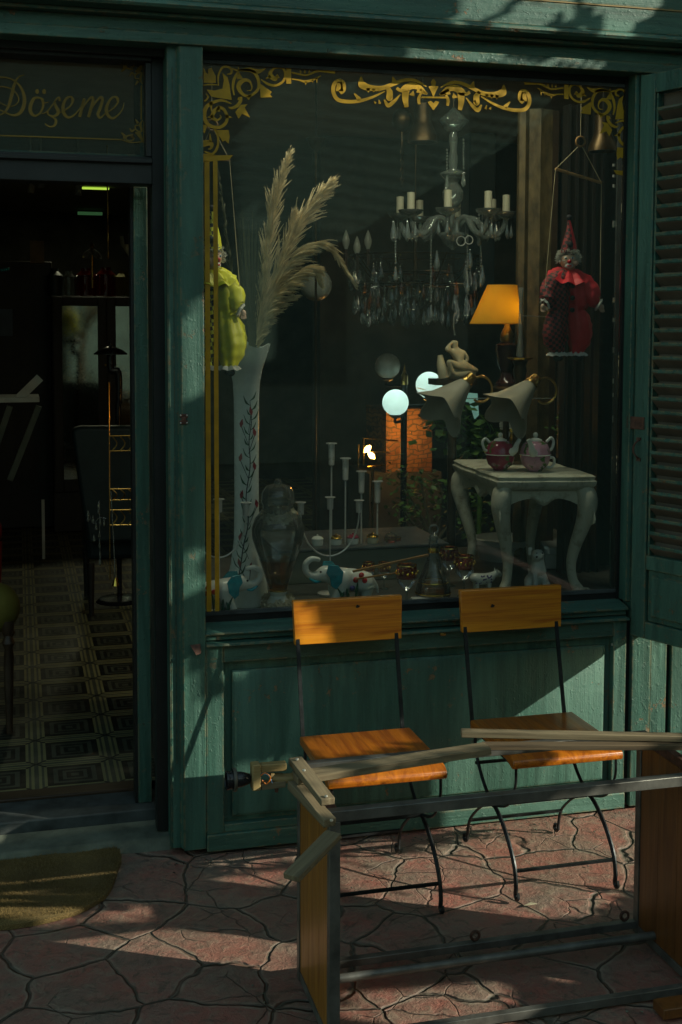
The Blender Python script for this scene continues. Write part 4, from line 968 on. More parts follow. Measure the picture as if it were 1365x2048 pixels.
# ---- candelabra
def candelabrum(px, py, y, hw, cupy, foot, label, tall=None):
    o = W(px, py, y); s = S(o)
    t = thing('candelabrum', label, 'candelabrum', (o.x, y, ZD), 'thin silver candelabra with U shaped arms')
    zc = W(px, cupy, y).z; zb = W(px, py, y).z
    b = MB(); b.tube([(o.x, y, ZD+.01), (o.x, y, zc)], .0032, 8); b.lathe([(.001, ZD+.002), (.045, ZD+.002), (.045, ZD+.008), (.008, ZD+.014), (.005, ZD+.03)], (o.x, y, 0), 28)
    b.build('stem', 'silver', t)
    b = MB(); pts = []
    for k in range(17):
        a = PI*k/16; pts.append((o.x-hw*s*math.cos(a), y, zb+(1-math.sin(a))*(zc-zb-.02)*.92))
    b.tube([(pts[0][0], y, zc-.02)]+pts[1:-1]+[(pts[-1][0], y, zc-.02)], .0030, 8, 2); b.build('arm', 'silver', t)
    for dx in (-hw*s, 0, hw*s):
        z0 = zc-.02 if dx else zc-.005
        b = MB(); b.lathe([(.003, z0-.012), (.011, z0-.010), (.012, z0+.030), (.019, z0+.032), (.019, z0+.034), (.010, z0+.034), (.009, z0+.01)], (o.x+dx, y, 0), 20); b.build('candle_cup', 'silver', t)
    return t
candelabrum(438, 1115, .16, 55, 1015, 1200, 'silver U armed candelabrum behind the left elephant')
candelabrum(660, 1112, .36, 60, 1010, 1180, 'silver U armed candelabrum right of the glass jar', 885)
cs = thing('candle_stand', 'silver stand of four candle cups on stems of falling height', 'candle stand', (W(700, 1090, .62).x, .62, ZD))
b = MB(); p0, p1 = W(650, 1090, .62), W(775, 1090, .62); b.box(((p0.x+p1.x)/2, .62, ZD+.006), (p1.x-p0.x, .05, .012)); b.build('base', 'silver', cs, bev=.002)
for px, py in ((663, 886), (691, 916), (723, 942), (755, 962)):
    p = W(px, py, .62); s = S(p)
    b = MB(); b.tube([(p.x, .62, ZD+.01), (p.x, .62, p.z-.05)], .0032, 8); st2 = b.build('stem', 'silver', cs)
    b = MB(); b.lathe([(.004, -.088), (.011, -.082), (.0125, -.004), (.021, -.003), (.021, 0), (.011, 0), (.010, -.05)], (p.x, .62, p.z), 20); b.build('candle_cup', 'silver', st2)

# ---- apothecary jar with porcelain flowers
jb = base(555, 1222); jy = jb.y; js = S(W(555, 1100, jy)); jt = thing('glass_jar', 'large lidded glass jar on a porcelain foot wreathed with flowers', 'jar', (jb.x, jy, ZD))
jx = W(556, 1100, jy).x; zj = lambda py: W(556, py, jy).z
b = MB(); b.lathe([(20*js, zj(1172)), (24*js, zj(1160)), (33*js, zj(1130)), (44*js, zj(1100)), (52*js, zj(1075)), (53*js, zj(1055)), (46*js, zj(1036)), (36*js, zj(1024)), (30*js, zj(1016))], (jx, jy, 0), 40); b.build('bowl', 'jar_glass', jt)
b = MB(); b.lathe([(17*js, zj(1180)), (20.5*js, zj(1171)), (24.5*js, zj(1158)), (33.5*js, zj(1130)), (38*js, zj(1118))], (jx, jy, 0), 40); b.build('amber_band', 'amber', jt)
b = MB(); b.lathe([(30*js, zj(1030)), (30.5*js, zj(1010)), (34*js, zj(1004)), (33*js, zj(1000)), (32*js, zj(985)), (24*js, zj(972)), (10*js, zj(968)), (7*js, zj(966))], (jx, jy, 0), 36); b.ell((jx, jy, zj(965)), 8*js, 16); b.build('lid', 'jar_glass', jt)
b = MB(); b.lathe([(.001, ZD+.001), (34*js, ZD+.001), (33*js, ZD+.008), (26*js, zj(1205)), (18*js, zj(1196)), (15*js, zj(1190)), (19*js, zj(1182)), (19*js, zj(1179))], (jx, jy, 0), 32); b.build('foot', 'porcelain', jt)
b = MB(); b.lathe([(19.3*js, zj(1181)), (19.8*js, zj(1180)), (19.3*js, zj(1179))], (jx, jy, 0), 32); b.lathe([(34.2*js, ZD+.004), (34.8*js, ZD+.006), (34.2*js, ZD+.008)], (jx, jy, 0), 32); b.build('gilt_rim', 'goldrim', jt)
def flower(b, c, r_, ax):
    q = Vector(ax).to_track_quat('Z', 'Y').to_matrix()
    for k in range(6):
        a = k*PI/3+.3*rn.random(); d = q@Vector((math.cos(a), math.sin(a), .35)); e = q@Vector((-math.sin(a), math.cos(a), 0))
        b.f([b.v(c), b.v(c+d*r_*.6+e*r_*.42), b.v(c+d*r_*1.05), b.v(c+d*r_*.6-e*r_*.42)])
    b.ell(c+q@Vector((0, 0, r_*.25)), r_*.28, 8)
rn = random.Random(4); b = MB()
for k in range(9):
    a = -PI*.98+PI*.9*k/8+.2; v = Vector((math.cos(a), math.sin(a), 0)); flower(b, Vector((jx, jy, zj(1029+rn.uniform(-5, 7))))+v*33*js, rn.uniform(10, 14)*js, v+Vector((0, 0, .3)))
b.build('neck_flowers', 'cream', jt, fix=False, flat=True)
b = MB()
for k in range(18):
    a = 2*PI*k/18; v = Vector((math.cos(a), math.sin(a), 0)); flower(b, Vector((jx, jy, zj(1202+rn.uniform(-5, 8))))+v*30*js, rn.uniform(9, 13)*js, v+Vector((0, 0, .6)))
b.build('foot_flowers', 'cream', jt, fix=False, flat=True)

# ---- porcelain elephants with raised trunks
def elephant(px, py, face, label, sc=1.):
    o = base(px, py); y = o.y; s = S(W(px, py, y))*sc
    t = thing('elephant_figurine', label, 'figurine', (o.x, y, ZD), 'white porcelain elephants with turquoise ears')
    P = lambda x, z, d=0: Vector((o.x+face*x*s, y+d*s, ZD+z*s))
    bm_ = bpy.data.meshes.new('body'); V_ = []; E_ = []; Rr = []
    def add(p, r_, par=None):
        V_.append(p-wl(t)); Rr.append(r_*s)
        if par is not None: E_.append((par, len(V_)-1))
        return len(V_)-1
    c = add(P(-38, 46), 23); c1 = add(P(-14, 48), 21, c); rmp = add(P(-58, 42), 17, c)
    nk = add(P(6, 55), 16, c1); hd = add(P(22, 62), 17, nk); mz_ = add(P(36, 56, -4), 9, hd)
    q = mz_
    for x, z, r_ in ((47, 58, 7.5), (56, 67, 6.5), (56, 80, 6), (46, 88, 5.5), (35, 87, 4.5), (29, 84, 4)): q = add(P(x, z, -5), r_, q)
    for x, d in ((-2, -11), (-2, 11), (-50, -11), (-50, 11)):
        a = add(P(x-4, 30, d), 12, c1 if x > -20 else c); fwd = 12 if (x > -20 and d < 0) else 0
        a = add(P(x+fwd*.6, 15, d*1.05), 9, a); add(P(x+fwd, 3, d*1.1), 8.5, a)
    q = add(P(-74, 34), 3, rmp); add(P(-76, 20), 2, q)
    bm_.from_pydata([tuple(v) for v in V_], E_, []); o_ = bpy.data.objects.new('body', bm_); C.objects.link(o_); o_.parent = t
    sk = o_.modifiers.new('skin', 'SKIN'); bm_.skin_vertices[0].data[0].use_root = True
    for i, r_ in enumerate(Rr): bm_.skin_vertices[0].data[i].radius = (r_, r_)
    sk.use_smooth_shade = True; sb_ = o_.modifiers.new('sub', 'SUBSURF'); sb_.levels = sb_.render_levels = 2
    bm_.materials.append(M['porcelain'])
    for d in (-1, 1):
        b = MB(); q_ = [P(14+dx, 60+dz, d*(19+e)) for dx, dz, e in ((4, 18, -2), (-12, 17, 1), (-21, 6, 3), (-18, -12, 4), (-8, -24, 3), (0, -18, 1), (2, -4, -1), (8, 4, -3))]
        b.prism(q_, (0, d*3*s, 0)); b.build('ear', 'turquoise', t, bev=.001, sub=0)
    b = MB(); b.ell(P(31, 66, -14), (2*s, 1.5*s, 2*s), 8); b.build('eye', 'stain_dark', t)
    b = MB(); b.tube([P(30, 49, -11), P(40, 49, -12), P(50, 55, -11)], [1*s, 3*s, 1.5*s], 8, 3); b.build('mouth', 'turquoise', t)
    b = MB()
    for x, z, k in ((-8, 30, 12), (-16, 30, 3), (-2, 26, -8), (-30, 38, -4)):
        b.tube([P(x, z-22, -17), P(x+k*.3, z-5, -22.5), P(x+k, z+10, -20)], [1*s, 3*s, .6*s], 5, 4)
    b.build('painted_leaves', 'leafglaze', t)
    b = MB()
    for x, z in ((-40, 58), (-30, 50), (-46, 48)): b.ell(P(x, z, -20), (5*s, 3*s, 5*s), 8)
    b.build('painted_tulip', 'lips', t)
    b = MB(); b.ell(P(-8, 42, -19), (6*s, 3*s, 6*s), 8); b.ell(P(-24, 36, -20.5), (5*s, 3*s, 5*s), 8); b.build('painted_violet', 'purple', t)
    b = MB(); b.lathe([(9*s, 0), (9.6*s, 3*s), (8.8*s, 7*s)], P(10, .2, -12), 14, cap=True); b.build('painted_toe', 'turquoise', t)
    return t
elephant(458, 1233, 1, 'porcelain elephant facing right beneath the yellow clown', 1.12)
elephant(672, 1214, -1, 'porcelain elephant facing left beside the glass jar', 1.15)
# ---- long ledge and small boxes
b = MB(); p0, p1 = W(560, 1100, .56), W(892, 1085, .56)
zl = p0.z; led = thing('display_bench', 'olive grey bench behind the elephants with a row of little boxes on top', 'bench', ((p0.x+p1.x)/2, .75, ZD))
b.span(p0.x, p1.x, .56, .60, ZD+.001, zl-.012); b.span(p0.x, p0.x+.03, .601, .95, ZD+.001, zl-.012); b.span(p1.x-.03, p1.x, .601, .95, ZD+.001, zl-.012); b.build('body', 'ledge', led, bev=.003)
b = MB(); b.span(p0.x-.01, p1.x+.01, .548, .96, zl-.0115, zl); b.build('top', 'slate', led, bev=.003)
for i, (px, l_) in enumerate(((635, 'white trinket box leftmost on the bench'), (672, 'round enamel trinket box right of the candelabrum stem'), (706, 'trinket box with a red lid on the bench'), (745, 'gilt lidded trinket box between the candle stems'), (782, 'glass topped trinket box at the right of the row'))):
    p = W(px, 1066, .62); s = S(p); bx = thing('trinket_box', l_, 'box', (p.x, .62, zl), 'row of small trinket boxes on the bench')
    b = MB(); b.lathe([(.001, zl+.001), (11*s, zl+.001), (12*s, zl+6*s), (11.5*s, zl+12*s), (.001, zl+12*s)], (p.x, .62, 0), 18); b.build('body', ['porcelain', 'porcelain', 'porcelain', 'cream', 'glass'][i], bx)
    b = MB(); b.lathe([(12.3*s, zl+12.2*s), (12.3*s, zl+14*s), (8*s, zl+18*s), (.001, zl+20*s)], (p.x, .62, 0), 18); b.ell((p.x, .62, zl+21*s), 1.8*s, 8); b.build('lid', ['porcelain', 'goldrim', 'rose_red', 'goldrim', 'glass'][i], bx)

# ---- goblets, decanter
def goblet(px, py, k, label):
    o = base(px, py); y = o.y; s = S(o)*k; t = thing('goblet', label, 'goblet', (o.x, y, ZD), 'gilt rimmed ruby goblets on the platform')
    b = MB(); b.lathe([(.001, 1*s), (15*s, 1*s), (13*s, 2.5*s), (2.2*s, 5*s), (1.8*s, 28*s), (3*s, 32*s), (1.8*s, 35*s), (10*s, 41*s), (19*s, 52*s), (21*s, 64*s)], (o.x, y, ZD), 26); b.build('bowl_and_stem', 'glass', t)
    b = MB(); b.lathe([(20.6*s, 60*s), (21.4*s, 66*s), (20.5*s, 80*s), (19.5*s, 86*s)], (o.x, y, ZD), 26); b.build('ruby_band', 'ruby', t)
    b = MB()
    for k2 in range(14):
        a = 2*PI*k2/14; b.ell((o.x+21.6*s*math.cos(a), y+21.6*s*math.sin(a), ZD+(70+3*(k2 % 2))*s), (2.6*s, 2.6*s, 4*s), 6)
    b.lathe([(20*s, 84.5*s), (20.6*s, 86*s), (20*s, 87.5*s)], (o.x, y, ZD), 26); b.build('gilding', 'goldrim', t)
goblet(813, 1215, 1., 'ruby goblet nearest the pane, left of the decanter')
goblet(928, 1193, .95, 'ruby goblet right of the decanter, above the right chair')
goblet(898, 1172, .9, 'ruby goblet behind the decanter and left of the small cow')
goblet(737, 1178, .62, 'small gilt goblet beside the right elephant')
goblet(768, 1178, .62, 'small gilt goblet second from the right elephant')
goblet(785, 1148, .85, 'ruby goblet farthest back, under the end of the bench')
goblet(726, 1150, .6, 'small gilt goblet half hidden behind the elephant rump')
do = base(866, 1197); dy = do.y; ds = S(do); dt = thing('decanter', 'cut glass decanter with ring stopper and amber band', 'decanter', (do.x, dy, ZD))
b = MB(); b.lathe([(.001, ds), (32*ds, ds), (36*ds, 10*ds), (34*ds, 28*ds), (24*ds, 52*ds), (14*ds, 78*ds), (10*ds, 100*ds), (9*ds, 118*ds), (11*ds, 121*ds)], (do.x, dy, ZD), 30); b.build('body', 'glass', dt)
b = MB(); b.lathe([(33*ds, 4*ds), (35.5*ds, 10*ds), (34.5*ds, 20*ds), (32*ds, 30*ds)], (do.x, dy, ZD), 30); b.build('amber_band', 'amber', dt)
b = MB(); b.lathe([(36.6*ds, 12*ds), (37*ds, 13*ds), (36.4*ds, 14*ds)], (do.x, dy, ZD), 30); b.lathe([(31.4*ds, 33*ds), (31.6*ds, 34*ds), (30.6*ds, 36*ds)], (do.x, dy, ZD), 30); b.lathe([(11.2*ds, 93*ds), (11.4*ds, 98*ds), (10.6*ds, 103*ds)], (do.x, dy, ZD), 24); b.build('gilding', 'goldrim', dt)
b = MB(); b.lathe([(7*ds, 112*ds), (9*ds, 126*ds), (4*ds, 130*ds), (.001, 131*ds)], (do.x, dy, ZD), 20); b.tube([(do.x+9*ds*math.cos(k*PI/9), dy, ZD+(139+9*math.sin(k*PI/9))*ds) for k in range(19)], 2*ds, 8); b.build('stopper', 'crystal', dt)
b = MB(); p = base(860, 1206); b.box((p.x, p.y+.02, ZD+.008), (.115, .05, .014)); solo(b.build('gift_box', 'marble', None, bev=.003), 'flat pale box lying before the decanter', 'box')
b = MB(); b.bar(W(706, 1143, .10), W(856, 1110, .16), .008, .007); solo(b.build('wooden_rod', 'cane', None), 'thin wooden rod leaning across the goblets, the upper one', 'rod')
b = MB(); b.bar(W(712, 1158, .11), W(800, 1145, .15), .006, .005); solo(b.build('wooden_rod', 'cane', None), 'short lower wooden rod beside the right elephant', 'rod')
# little blue flowered cow
o = base(965, 1184); s = S(o); ct = thing('cow_figurine', 'little white china cow with blue flowers by the table leg', 'figurine', (o.x, o.y, ZD))
b = MB(); P = lambda x, z, d=0: Vector((o.x+x*s, o.y+d*s, ZD+z*s))
b.tube([P(-22, 22), P(-18, 28), P(0, 26), P(14, 28), P(24, 34), P(32, 36), P(38, 32)], [4*s, 11*s, 12*s, 11*s, 7*s, 7*s, 4*s], 14, 5)
for x, d in ((-14, -6), (-14, 6), (12, -6), (12, 6)): b.tube([P(x, 20, d), P(x, 1, d)], [5*s, 3*s], 10)
for d in (-5, 5): b.tube([P(28, 40, d), P(28, 47, d*1.3)], [2*s, .6*s], 6)
b.build('body', 'porcelain', ct)
b = MB(); rn = random.Random(2)
for k in range(26):
    x, z = rn.uniform(-18, 16), rn.uniform(19, 34); b.ell(P(x, z, -11.6+abs(z-27)*.35), (1.8*s, .8*s, 1.8*s), 6)
b.build('blue_flowers', 'purple', ct)

# ---- white dog
o = base(1075, 1180); s = S(o); dg = thing('dog_figurine', 'white glazed sitting dog under the side table', 'figurine', (o.x, o.y, ZD))
P = lambda x, z, d=0: Vector((o.x+x*s, o.y+d*s, ZD+z*s))
me = bpy.data.meshes.new('body'); V_ = []; E_ = []; Rr = []
def add(p, r_, par=None):
    V_.append(p-wl(dg)); Rr.append(r_*s)
    if par is not None: E_.append((par, len(V_)-1))
    return len(V_)-1
a = add(P(2, 20, 8), 19); b_ = add(P(0, 42, 2), 17, a); c_ = add(P(-1, 60, -2), 12, b_); h_ = add(P(-2, 76, -5), 15, c_); m1 = add(P(-10, 71, -17), 9, h_); add(P(-14, 70, -24), 6.5, m1)
for d in (-1, 1):
    q = add(P(d*9, 36, -8), 7, b_); q = add(P(d*10, 16, -12), 5.5, q); add(P(d*10, 3, -15), 6, q)
    q = add(P(d*19, 14, 6), 10, a); q = add(P(d*22, 5, -4), 6.5, q); add(P(d*22, 3, -12), 5, q)
me.from_pydata([tuple(v) for v in V_], E_, []); ob_ = bpy.data.objects.new('body', me); C.objects.link(ob_); ob_.parent = dg; me.materials.append(M['dogwhite'])
sk = ob_.modifiers.new('skin', 'SKIN'); me.skin_vertices[0].data[0].use_root = True
for i, r_ in enumerate(Rr): me.skin_vertices[0].data[i].radius = (r_, r_)
sk.use_smooth_shade = True; q = ob_.modifiers.new('sub', 'SUBSURF'); q.levels = q.render_levels = 2
for d in (-1, 1):
    b = MB(); b.tube([P(-2+d*13, 86, -4), P(-1+d*19, 84, -5), P(d*21, 73, -6)], [3*s, 4.5*s, 2.5*s], 10, 4, .5); b.build('ear', 'dogwhite', dg)
    b = MB(); b.ell(P(-5+d*6, 78, -19), 1.7*s, 8); b.build('eye', 'stain_dark', dg)
b = MB(); b.ell(P(-16, 73, -30), (2.6*s, 2*s, 2*s), 8); b.build('nose', 'stain_dark', dg)

# ---- white painted side table
tu = Vector((.984, -.178, 0)); tv = Vector((.065, .998, 0)); TZ = 1.180
fl_ = F(999, 951, TZ); TM = Matrix(((tu.x, tv.x, 0, fl_.x+.0), (tu.y, tv.y, 0, fl_.y), (0, 0, 1, 0), (0, 0, 0, 1)))
TW = (F(1184, 950, TZ)-fl_).dot(tu); TD = .53
tb = thing('side_table', 'distressed white side table with curved carved legs', 'table', tuple(TM@Vector((TW/2, TD/2, ZD))))
def tq(): q = MB(); q.M = TM; return q
def outline(k, z):
    pts = []
    for e in range(4):
        n_ = 10
        for i in range(n_):
            t = i/n_; amp = .010*math.sin(PI*t)*abs(math.sin(2*PI*t)) 
            if e == 0: p = (t*TW, -amp)
            elif e == 1: p = (TW+amp, t*TD)
            elif e == 2: p = (TW*(1-t), TD+amp)
            else: p = (-amp, TD*(1-t))
            cx, cyy = TW/2, TD/2; pts.append((cx+(p[0]-cx)*(1+k/TW), cyy+(p[1]-cyy)*(1+k/TD), z))
    return pts
b = tq(); L = [outline(k, z) for k, z in ((-.02, TZ-.056), (.004, TZ-.050), (.024, TZ-.036), (.028, TZ-.022), (.014, TZ-.016), (.022, TZ-.006), (.006, TZ))]
vv = [[b.v(p) for p in l] for l in L]
for a, c_ in zip(vv, vv[1:]):
    for i in range(len(a)): j = (i+1)%len(a); b.f([a[i], a[j], c_[j], c_[i]])
b.f(vv[-1]); b.f(vv[0][::-1])
M['antique'] = (lambda: (lambda m, t, o: (lambda n: (n.bsdf(o, n.mix(n.ramp(n.noise(n.coord(), 18, 5, .7), [(.50, 0.), (.70, .8)]), (.62, .62, .48), (.20, .17, .10)), .5, 0, n.bump(n.noise(n.coord(), 40, 4), .3, .004)), m)[1])(N(t)))(*nodes('distressed white paint')))()
b.build('top', 'antique', tb, ang=50)
b = tq()
def apron(p, q, n_):
    p, q = Vector(p), Vector(q); A = []
    for i in range(n_+1):
        t = i/n_; e = p.lerp(q, t); w_ = .052+.035*(abs(2*t-1))**3-.012*math.sin(PI*t)+.030*math.exp(-((t-.5)/.09)**2)
        A.append((e, w_))
    nrm = (q-p).cross(Vector((0, 0, 1))).normalized()*.018
    f_ = [b.v(e+Vector((0, 0, TZ-.042))) for e, w_ in A]; g_ = [b.v(e+Vector((0, 0, TZ-.042-w_))) for e, w_ in A]
    f2_ = [b.v(e-nrm+Vector((0, 0, TZ-.042))) for e, w_ in A]; g3 = [b.v(e-nrm+Vector((0, 0, TZ-.042-w_))) for e, w_ in A]
    for i in range(n_): b.f([f_[i], f_[i+1], g_[i+1], g_[i]]); b.f([g_[i], g_[i+1], g3[i+1], g3[i]]); b.f([f2_[i+1], f2_[i], g3[i], g3[i+1]])
ins = .012
apron((ins, ins, 0), (TW-ins, ins, 0), 24); apron((TW-ins, ins, 0), (TW-ins, TD-ins, 0), 24); apron((TW-ins, TD-ins, 0), (ins, TD-ins, 0), 24); apron((ins, TD-ins, 0), (ins, ins, 0), 24)
b.build('apron', 'antique', tb)
b = tq()
for (x, y), dx in (((TW/2, ins), 0), ((ins, TD/2), 1)):
    for k in range(-3, 4): b.ell((x+(0 if dx else k*.013), y+(k*.013 if dx else 0), TZ-.098+abs(k)*.006), (.010, .010, .010-abs(k)*.001), 8)
b.build('carved_shell', 'antique', tb)
for (x, y) in ((ins, ins), (TW-ins, ins), (TW-ins, TD-ins), (ins, TD-ins)):
    dx = -1 if x < TW/2 else 1; dyy = -1 if y < TD/2 else 1; H = TZ-.045-ZD
    pts = [(0, 1.0), (.012, .92), (.014, .82), (.004, .66), (-.016, .45), (-.026, .28), (-.020, .13), (-.004, .04), (.004, .0)]
    b = tq(); b.tube([(x+dx*(a-.012), y+dyy*(a-.012), ZD+c_*H) for a, c_ in pts], [.030, .035, .034, .027, .021, .017, .016, .021, .018], 12, 5)
    b.ell((x+dx*.002, y+dyy*.002, ZD+.016), (.020, .020, .016), 12)
    lg = b.build('leg', 'antique', tb)
    b = tq()
    for k in range(5): a = k/4; b.tube([(x+dx*(-.004+.012), y-.022+k*.004, ZD+H*.97), (x+dx*(.016), y+dyy*.022-.004*k, ZD+H*(.80-.02*k)), (x+dx*.010, y+dyy*.02, ZD+H*.66)], [.002, .0035, .001], 5, 4)
    b.build('knee_carving', 'antique', lg)

# ---- teapots on cups
def teapot(px, py, mt, k, label, spout):
    p = F(px, py, TZ); s = S(p)*k; t = thing('teapot', label, 'teapot', (p.x, p.y, TZ), 'rose patterned teapots each standing on its cup')
    b = MB(); b.lathe([(.001, 1.2*s), (14*s, 1.2*s), (15*s, 4*s), (26*s, 14*s), (30*s, 26*s), (30*s, 33*s), (31*s, 34*s), (29*s, 35*s)], (p.x, p.y, TZ), 30); cp = b.build('cup', mt, t)
    b = MB(); b.lathe([(28*s, 35.2*s), (31.5*s, 36*s), (31*s, 37.5*s), (29.5*s, 46*s), (25*s, 56*s), (17*s, 62*s), (13*s, 63*s)], (p.x, p.y, TZ), 30); b.build('pot', mt, t)
    b = MB(); b.lathe([(14*s, 63.2*s), (13*s, 66*s), (5*s, 69*s), (3*s, 70*s)], (p.x, p.y, TZ), 24); b.ell((p.x, p.y, TZ+75*s), (5.2*s, 5.2*s, 5.5*s), 14); b.build('lid', 'porcelain', t)
    b = MB(); b.lathe([(31.2*s, 34*s), (32.4*s, 35*s), (31.2*s, 36*s)], (p.x, p.y, TZ), 30); b.build('rim', 'porcelain', t)
    P = lambda x, z, d=0: Vector((p.x+x*s, p.y+d*s, TZ+z*s))
    b = MB(); q = spout; b.tube([P(q*14, 40, -24), P(q*20, 46, -30), P(q*24, 58, -32), P(q*30, 69, -33)], [9*s, 7.5*s, 5*s, 4*s], 12, 5); b.build('spout', 'porcelain', t)
    b = MB(); hs = -q if q > 0 else 1; b.tube([P(hs*24, 60), P(hs*34, 68), P(hs*40, 60), P(hs*36, 46), P(hs*29, 42)], 3*s, 10, 6); b.build('handle', 'porcelain', t)
    if q < 0: b = MB(); b.tube([P(30, 28), P(40, 27), P(42, 16), P(34, 8), P(24, 9)], 3*s, 10, 6); b.build('cup_handle', 'porcelain', t)
teapot(1000, 941, 'rose_red', .95, 'crimson teapot with white spout on the left of the table', 1)
teapot(1070, 943, 'rose_pink', .98, 'pink rose teapot at the right, its cup handle showing', -1)
# ---- gilt flower pot behind the teapots, on the table
p = F(1032, 905, TZ); s = S(p); gt = thing('gilt_planter', 'gilt pot with applied pale flowers behind the teapots', 'pot', (p.x, p.y, TZ))
b = MB(); b.lathe([(.001, .001), (22*s, .001), (30*s, 20*s), (32*s, 50*s), (26*s, 68*s), (28*s, 74*s), (25*s, 74*s), (20*s, 50*s)], (p.x, p.y, TZ), 30); b.build('body', 'goldrim', gt)
b = MB(); rn = random.Random(6)
for k in range(46):
    a = rn.choice([rn.uniform(-3.1, -2.4), rn.uniform(-.8, 0.)]); z = rn.uniform(20, 72); v = Vector((math.cos(a), math.sin(a), 0)); flower(b, Vector((p.x, p.y, TZ+z*s))+v*(32*s), 7*s, v)
b.build('applied_flowers', 'marble', gt, fix=False, flat=True)
# ---- table lamp with orange shade
ly = .62; p = W(1012, 648, ly); s = S(p); lt = thing('table_lamp', 'table lamp with a slanted orange cloth shade and glazed urn base', 'lamp', (p.x, ly, TZ-.1))
zt1, zb1 = W(1003, 570, ly).z, W(1003, 648, ly).z
b = MB(); xs = [W(976, 570, ly).x, W(1033, 570, ly).x, W(941, 648, ly).x, W(1040, 648, ly).x]
lx_ = p.x; ct_, rt1 = (xs[0]+xs[1])/2, (xs[1]-xs[0])/2; cb_, rb1 = (xs[2]+xs[3])/2, (xs[3]-xs[2])/2
rings = []
for t in (0, .03, .97, 1):
    c_ = cb_+(ct_-cb_)*t; r_ = rb1+(rt1-rb1)*t+(.0012 if t in (0, 1) else 0); z = zb1+(zt1-zb1)*t
    rings.append([b.v((c_+r_*math.cos(2*PI*k/48), ly+r_*.8*math.sin(2*PI*k/48), z)) for k in range(48)])
for a, c_ in zip(rings, rings[1:]):
    for k in range(48): b.f([a[k], a[(k+1)%48], c_[(k+1)%48], c_[k]])
M['shade_lit'] = lit_shell('lit orange shade', (.80, .54, .06)); glow((lx_, ly, (zt1+zb1)/2-.02), .32, (1, .80, .40), .025)
b.build('lamp_shade', 'shade_lit', lt, solid=.0015)
lx = p.x+.005
b = MB(); zz = lambda py: W(1012, py, ly).z
b.lathe([(.004, zz(640)), (.012, zz(654)), (.026, zz(668)), (.028, zz(678)), (.022, zz(684))], (lx, ly, 0), 24); b.build('brass_neck', 'brass', lt)
b = MB(); b.lathe([(.022, zz(684)), (.046, zz(690)), (.046, zz(700)), (.034, zz(730)), (.022, zz(745)), (.030, zz(758)), (.044, zz(766)), (.044, zz(772))], (lx, ly, 0), 28); b.build('urn', pbr('dark maroon glaze', (.035, .012, .012), .08, bump=0), lt)
b = MB(); b.lathe([(.050, zz(772)), (.060, zz(776)), (.060, zz(800)), (.001, zz(800))], (lx, ly, 0), 28); b.tube([(lx, ly, zz(800)), (lx, ly, TZ+.02)], .012, 12); b.lathe([(.06, TZ+.0), (.05, TZ+.02), (.012, TZ+.03)], (lx, ly, 0), 24); b.build('foot', 'bronze', lt)
# ---- tall clear bud vase on brass dish, beside the lamp
p = W(1040, 740, .5); ss = S(p); bv = thing('bud_vase', 'tall thin glass vase in a gilt dish right of the lamp', 'vase', (p.x, .5, W(1040, 742, .5).z))
z0, z1 = W(1040, 715, .5).z, W(1040, 575, .5).z
b = MB(); b.lathe([(.014, z0), (.016, z0+.01), (.009, z0+.06), (.007, z1-.06), (.009, z1)], (p.x, .5, 0), 20); b.build('tube', 'crystal', bv)
b = MB(); b.lathe([(.001, z0-.014), (.030, z0-.014), (.048, z0-.004), (.050, z0), (.014, z0)], (p.x, .5, 0), 28); b.build('gilt_dish', 'goldrim', bv)
b = MB(); b.lathe([(.030, z0-.0145), (.022, z0-.03), (.026, z0-.05), (.018, z0-.09), (.03, TZ+.012), (.05, TZ+.002), (.001, TZ+.002)], (p.x, .5, 0), 28); b.build('pedestal', 'bronze', bv)
# ---- two wall lights with folded glass shades hanging on a rail
def tulip(px, py, y, label, mir=1):
    p = W(px, py, y); s = S(p); t = thing('wall_light', label, 'lamp', (p.x, y, p.z), 'brass arm lights with folded frosted shades')
    P = lambda x, z, d=0: Vector((p.x+x*s, y+d*s, p.z-z*s))
    ax = Vector((-.72, -.25, -.64)).normalized()
    b = MB()
    def wb(a, r_, z):
        k = z/(92*s); return r_*(1+.22*k*math.sin(4*a+.5)), z+k*k*11*s*math.sin(4*a+1)
    b.lathe([(12*s, 0), (17*s, 12*s), (25*s, 36*s), (35*s, 64*s), (50*s, 88*s), (48*s, 88*s), (33*s, 64*s), (23*s, 36*s), (10*s, 4*s)], P(0, 0), 40, wb, tuple(ax)); b.build('shade', 'frosted', t)
    b = MB(); b.lathe([(5*s, -22*s), (10*s, -20*s), (12*s, -8*s), (15*s, 0), (15*s, 4*s)], P(0, 0), 24, None, tuple(ax)); b.build('fitter', 'brass', t)
    b = MB(); q = P(0, 0)-ax*22*s; pts = [q]
    for k in range(1, 13):
        a = PI*.75-k*PI*1.45/12; pts.append(P(38+24*math.cos(a)-4, 6-26*math.sin(a)+8, 6))
    b.tube(pts, 2.6*s, 8, 3); b.build('arm', 'brass', t)
tulip(932, 765, .34, 'frosted folded wall light nearer the statue, its left shade')
tulip(1062, 768, .30, 'frosted folded wall light above the pink teapot')
b = MB(); b.tube([W(920, 797, .42), W(1106, 797, .42)], .0022, 6); b.tube([W(1040, 632, .42), W(1113, 634, .42)], .0018, 6); solo(b.build('glass_shelf', 'crystal', None), 'thin glass shelf edges catching light behind the wall lights', 'shelf')
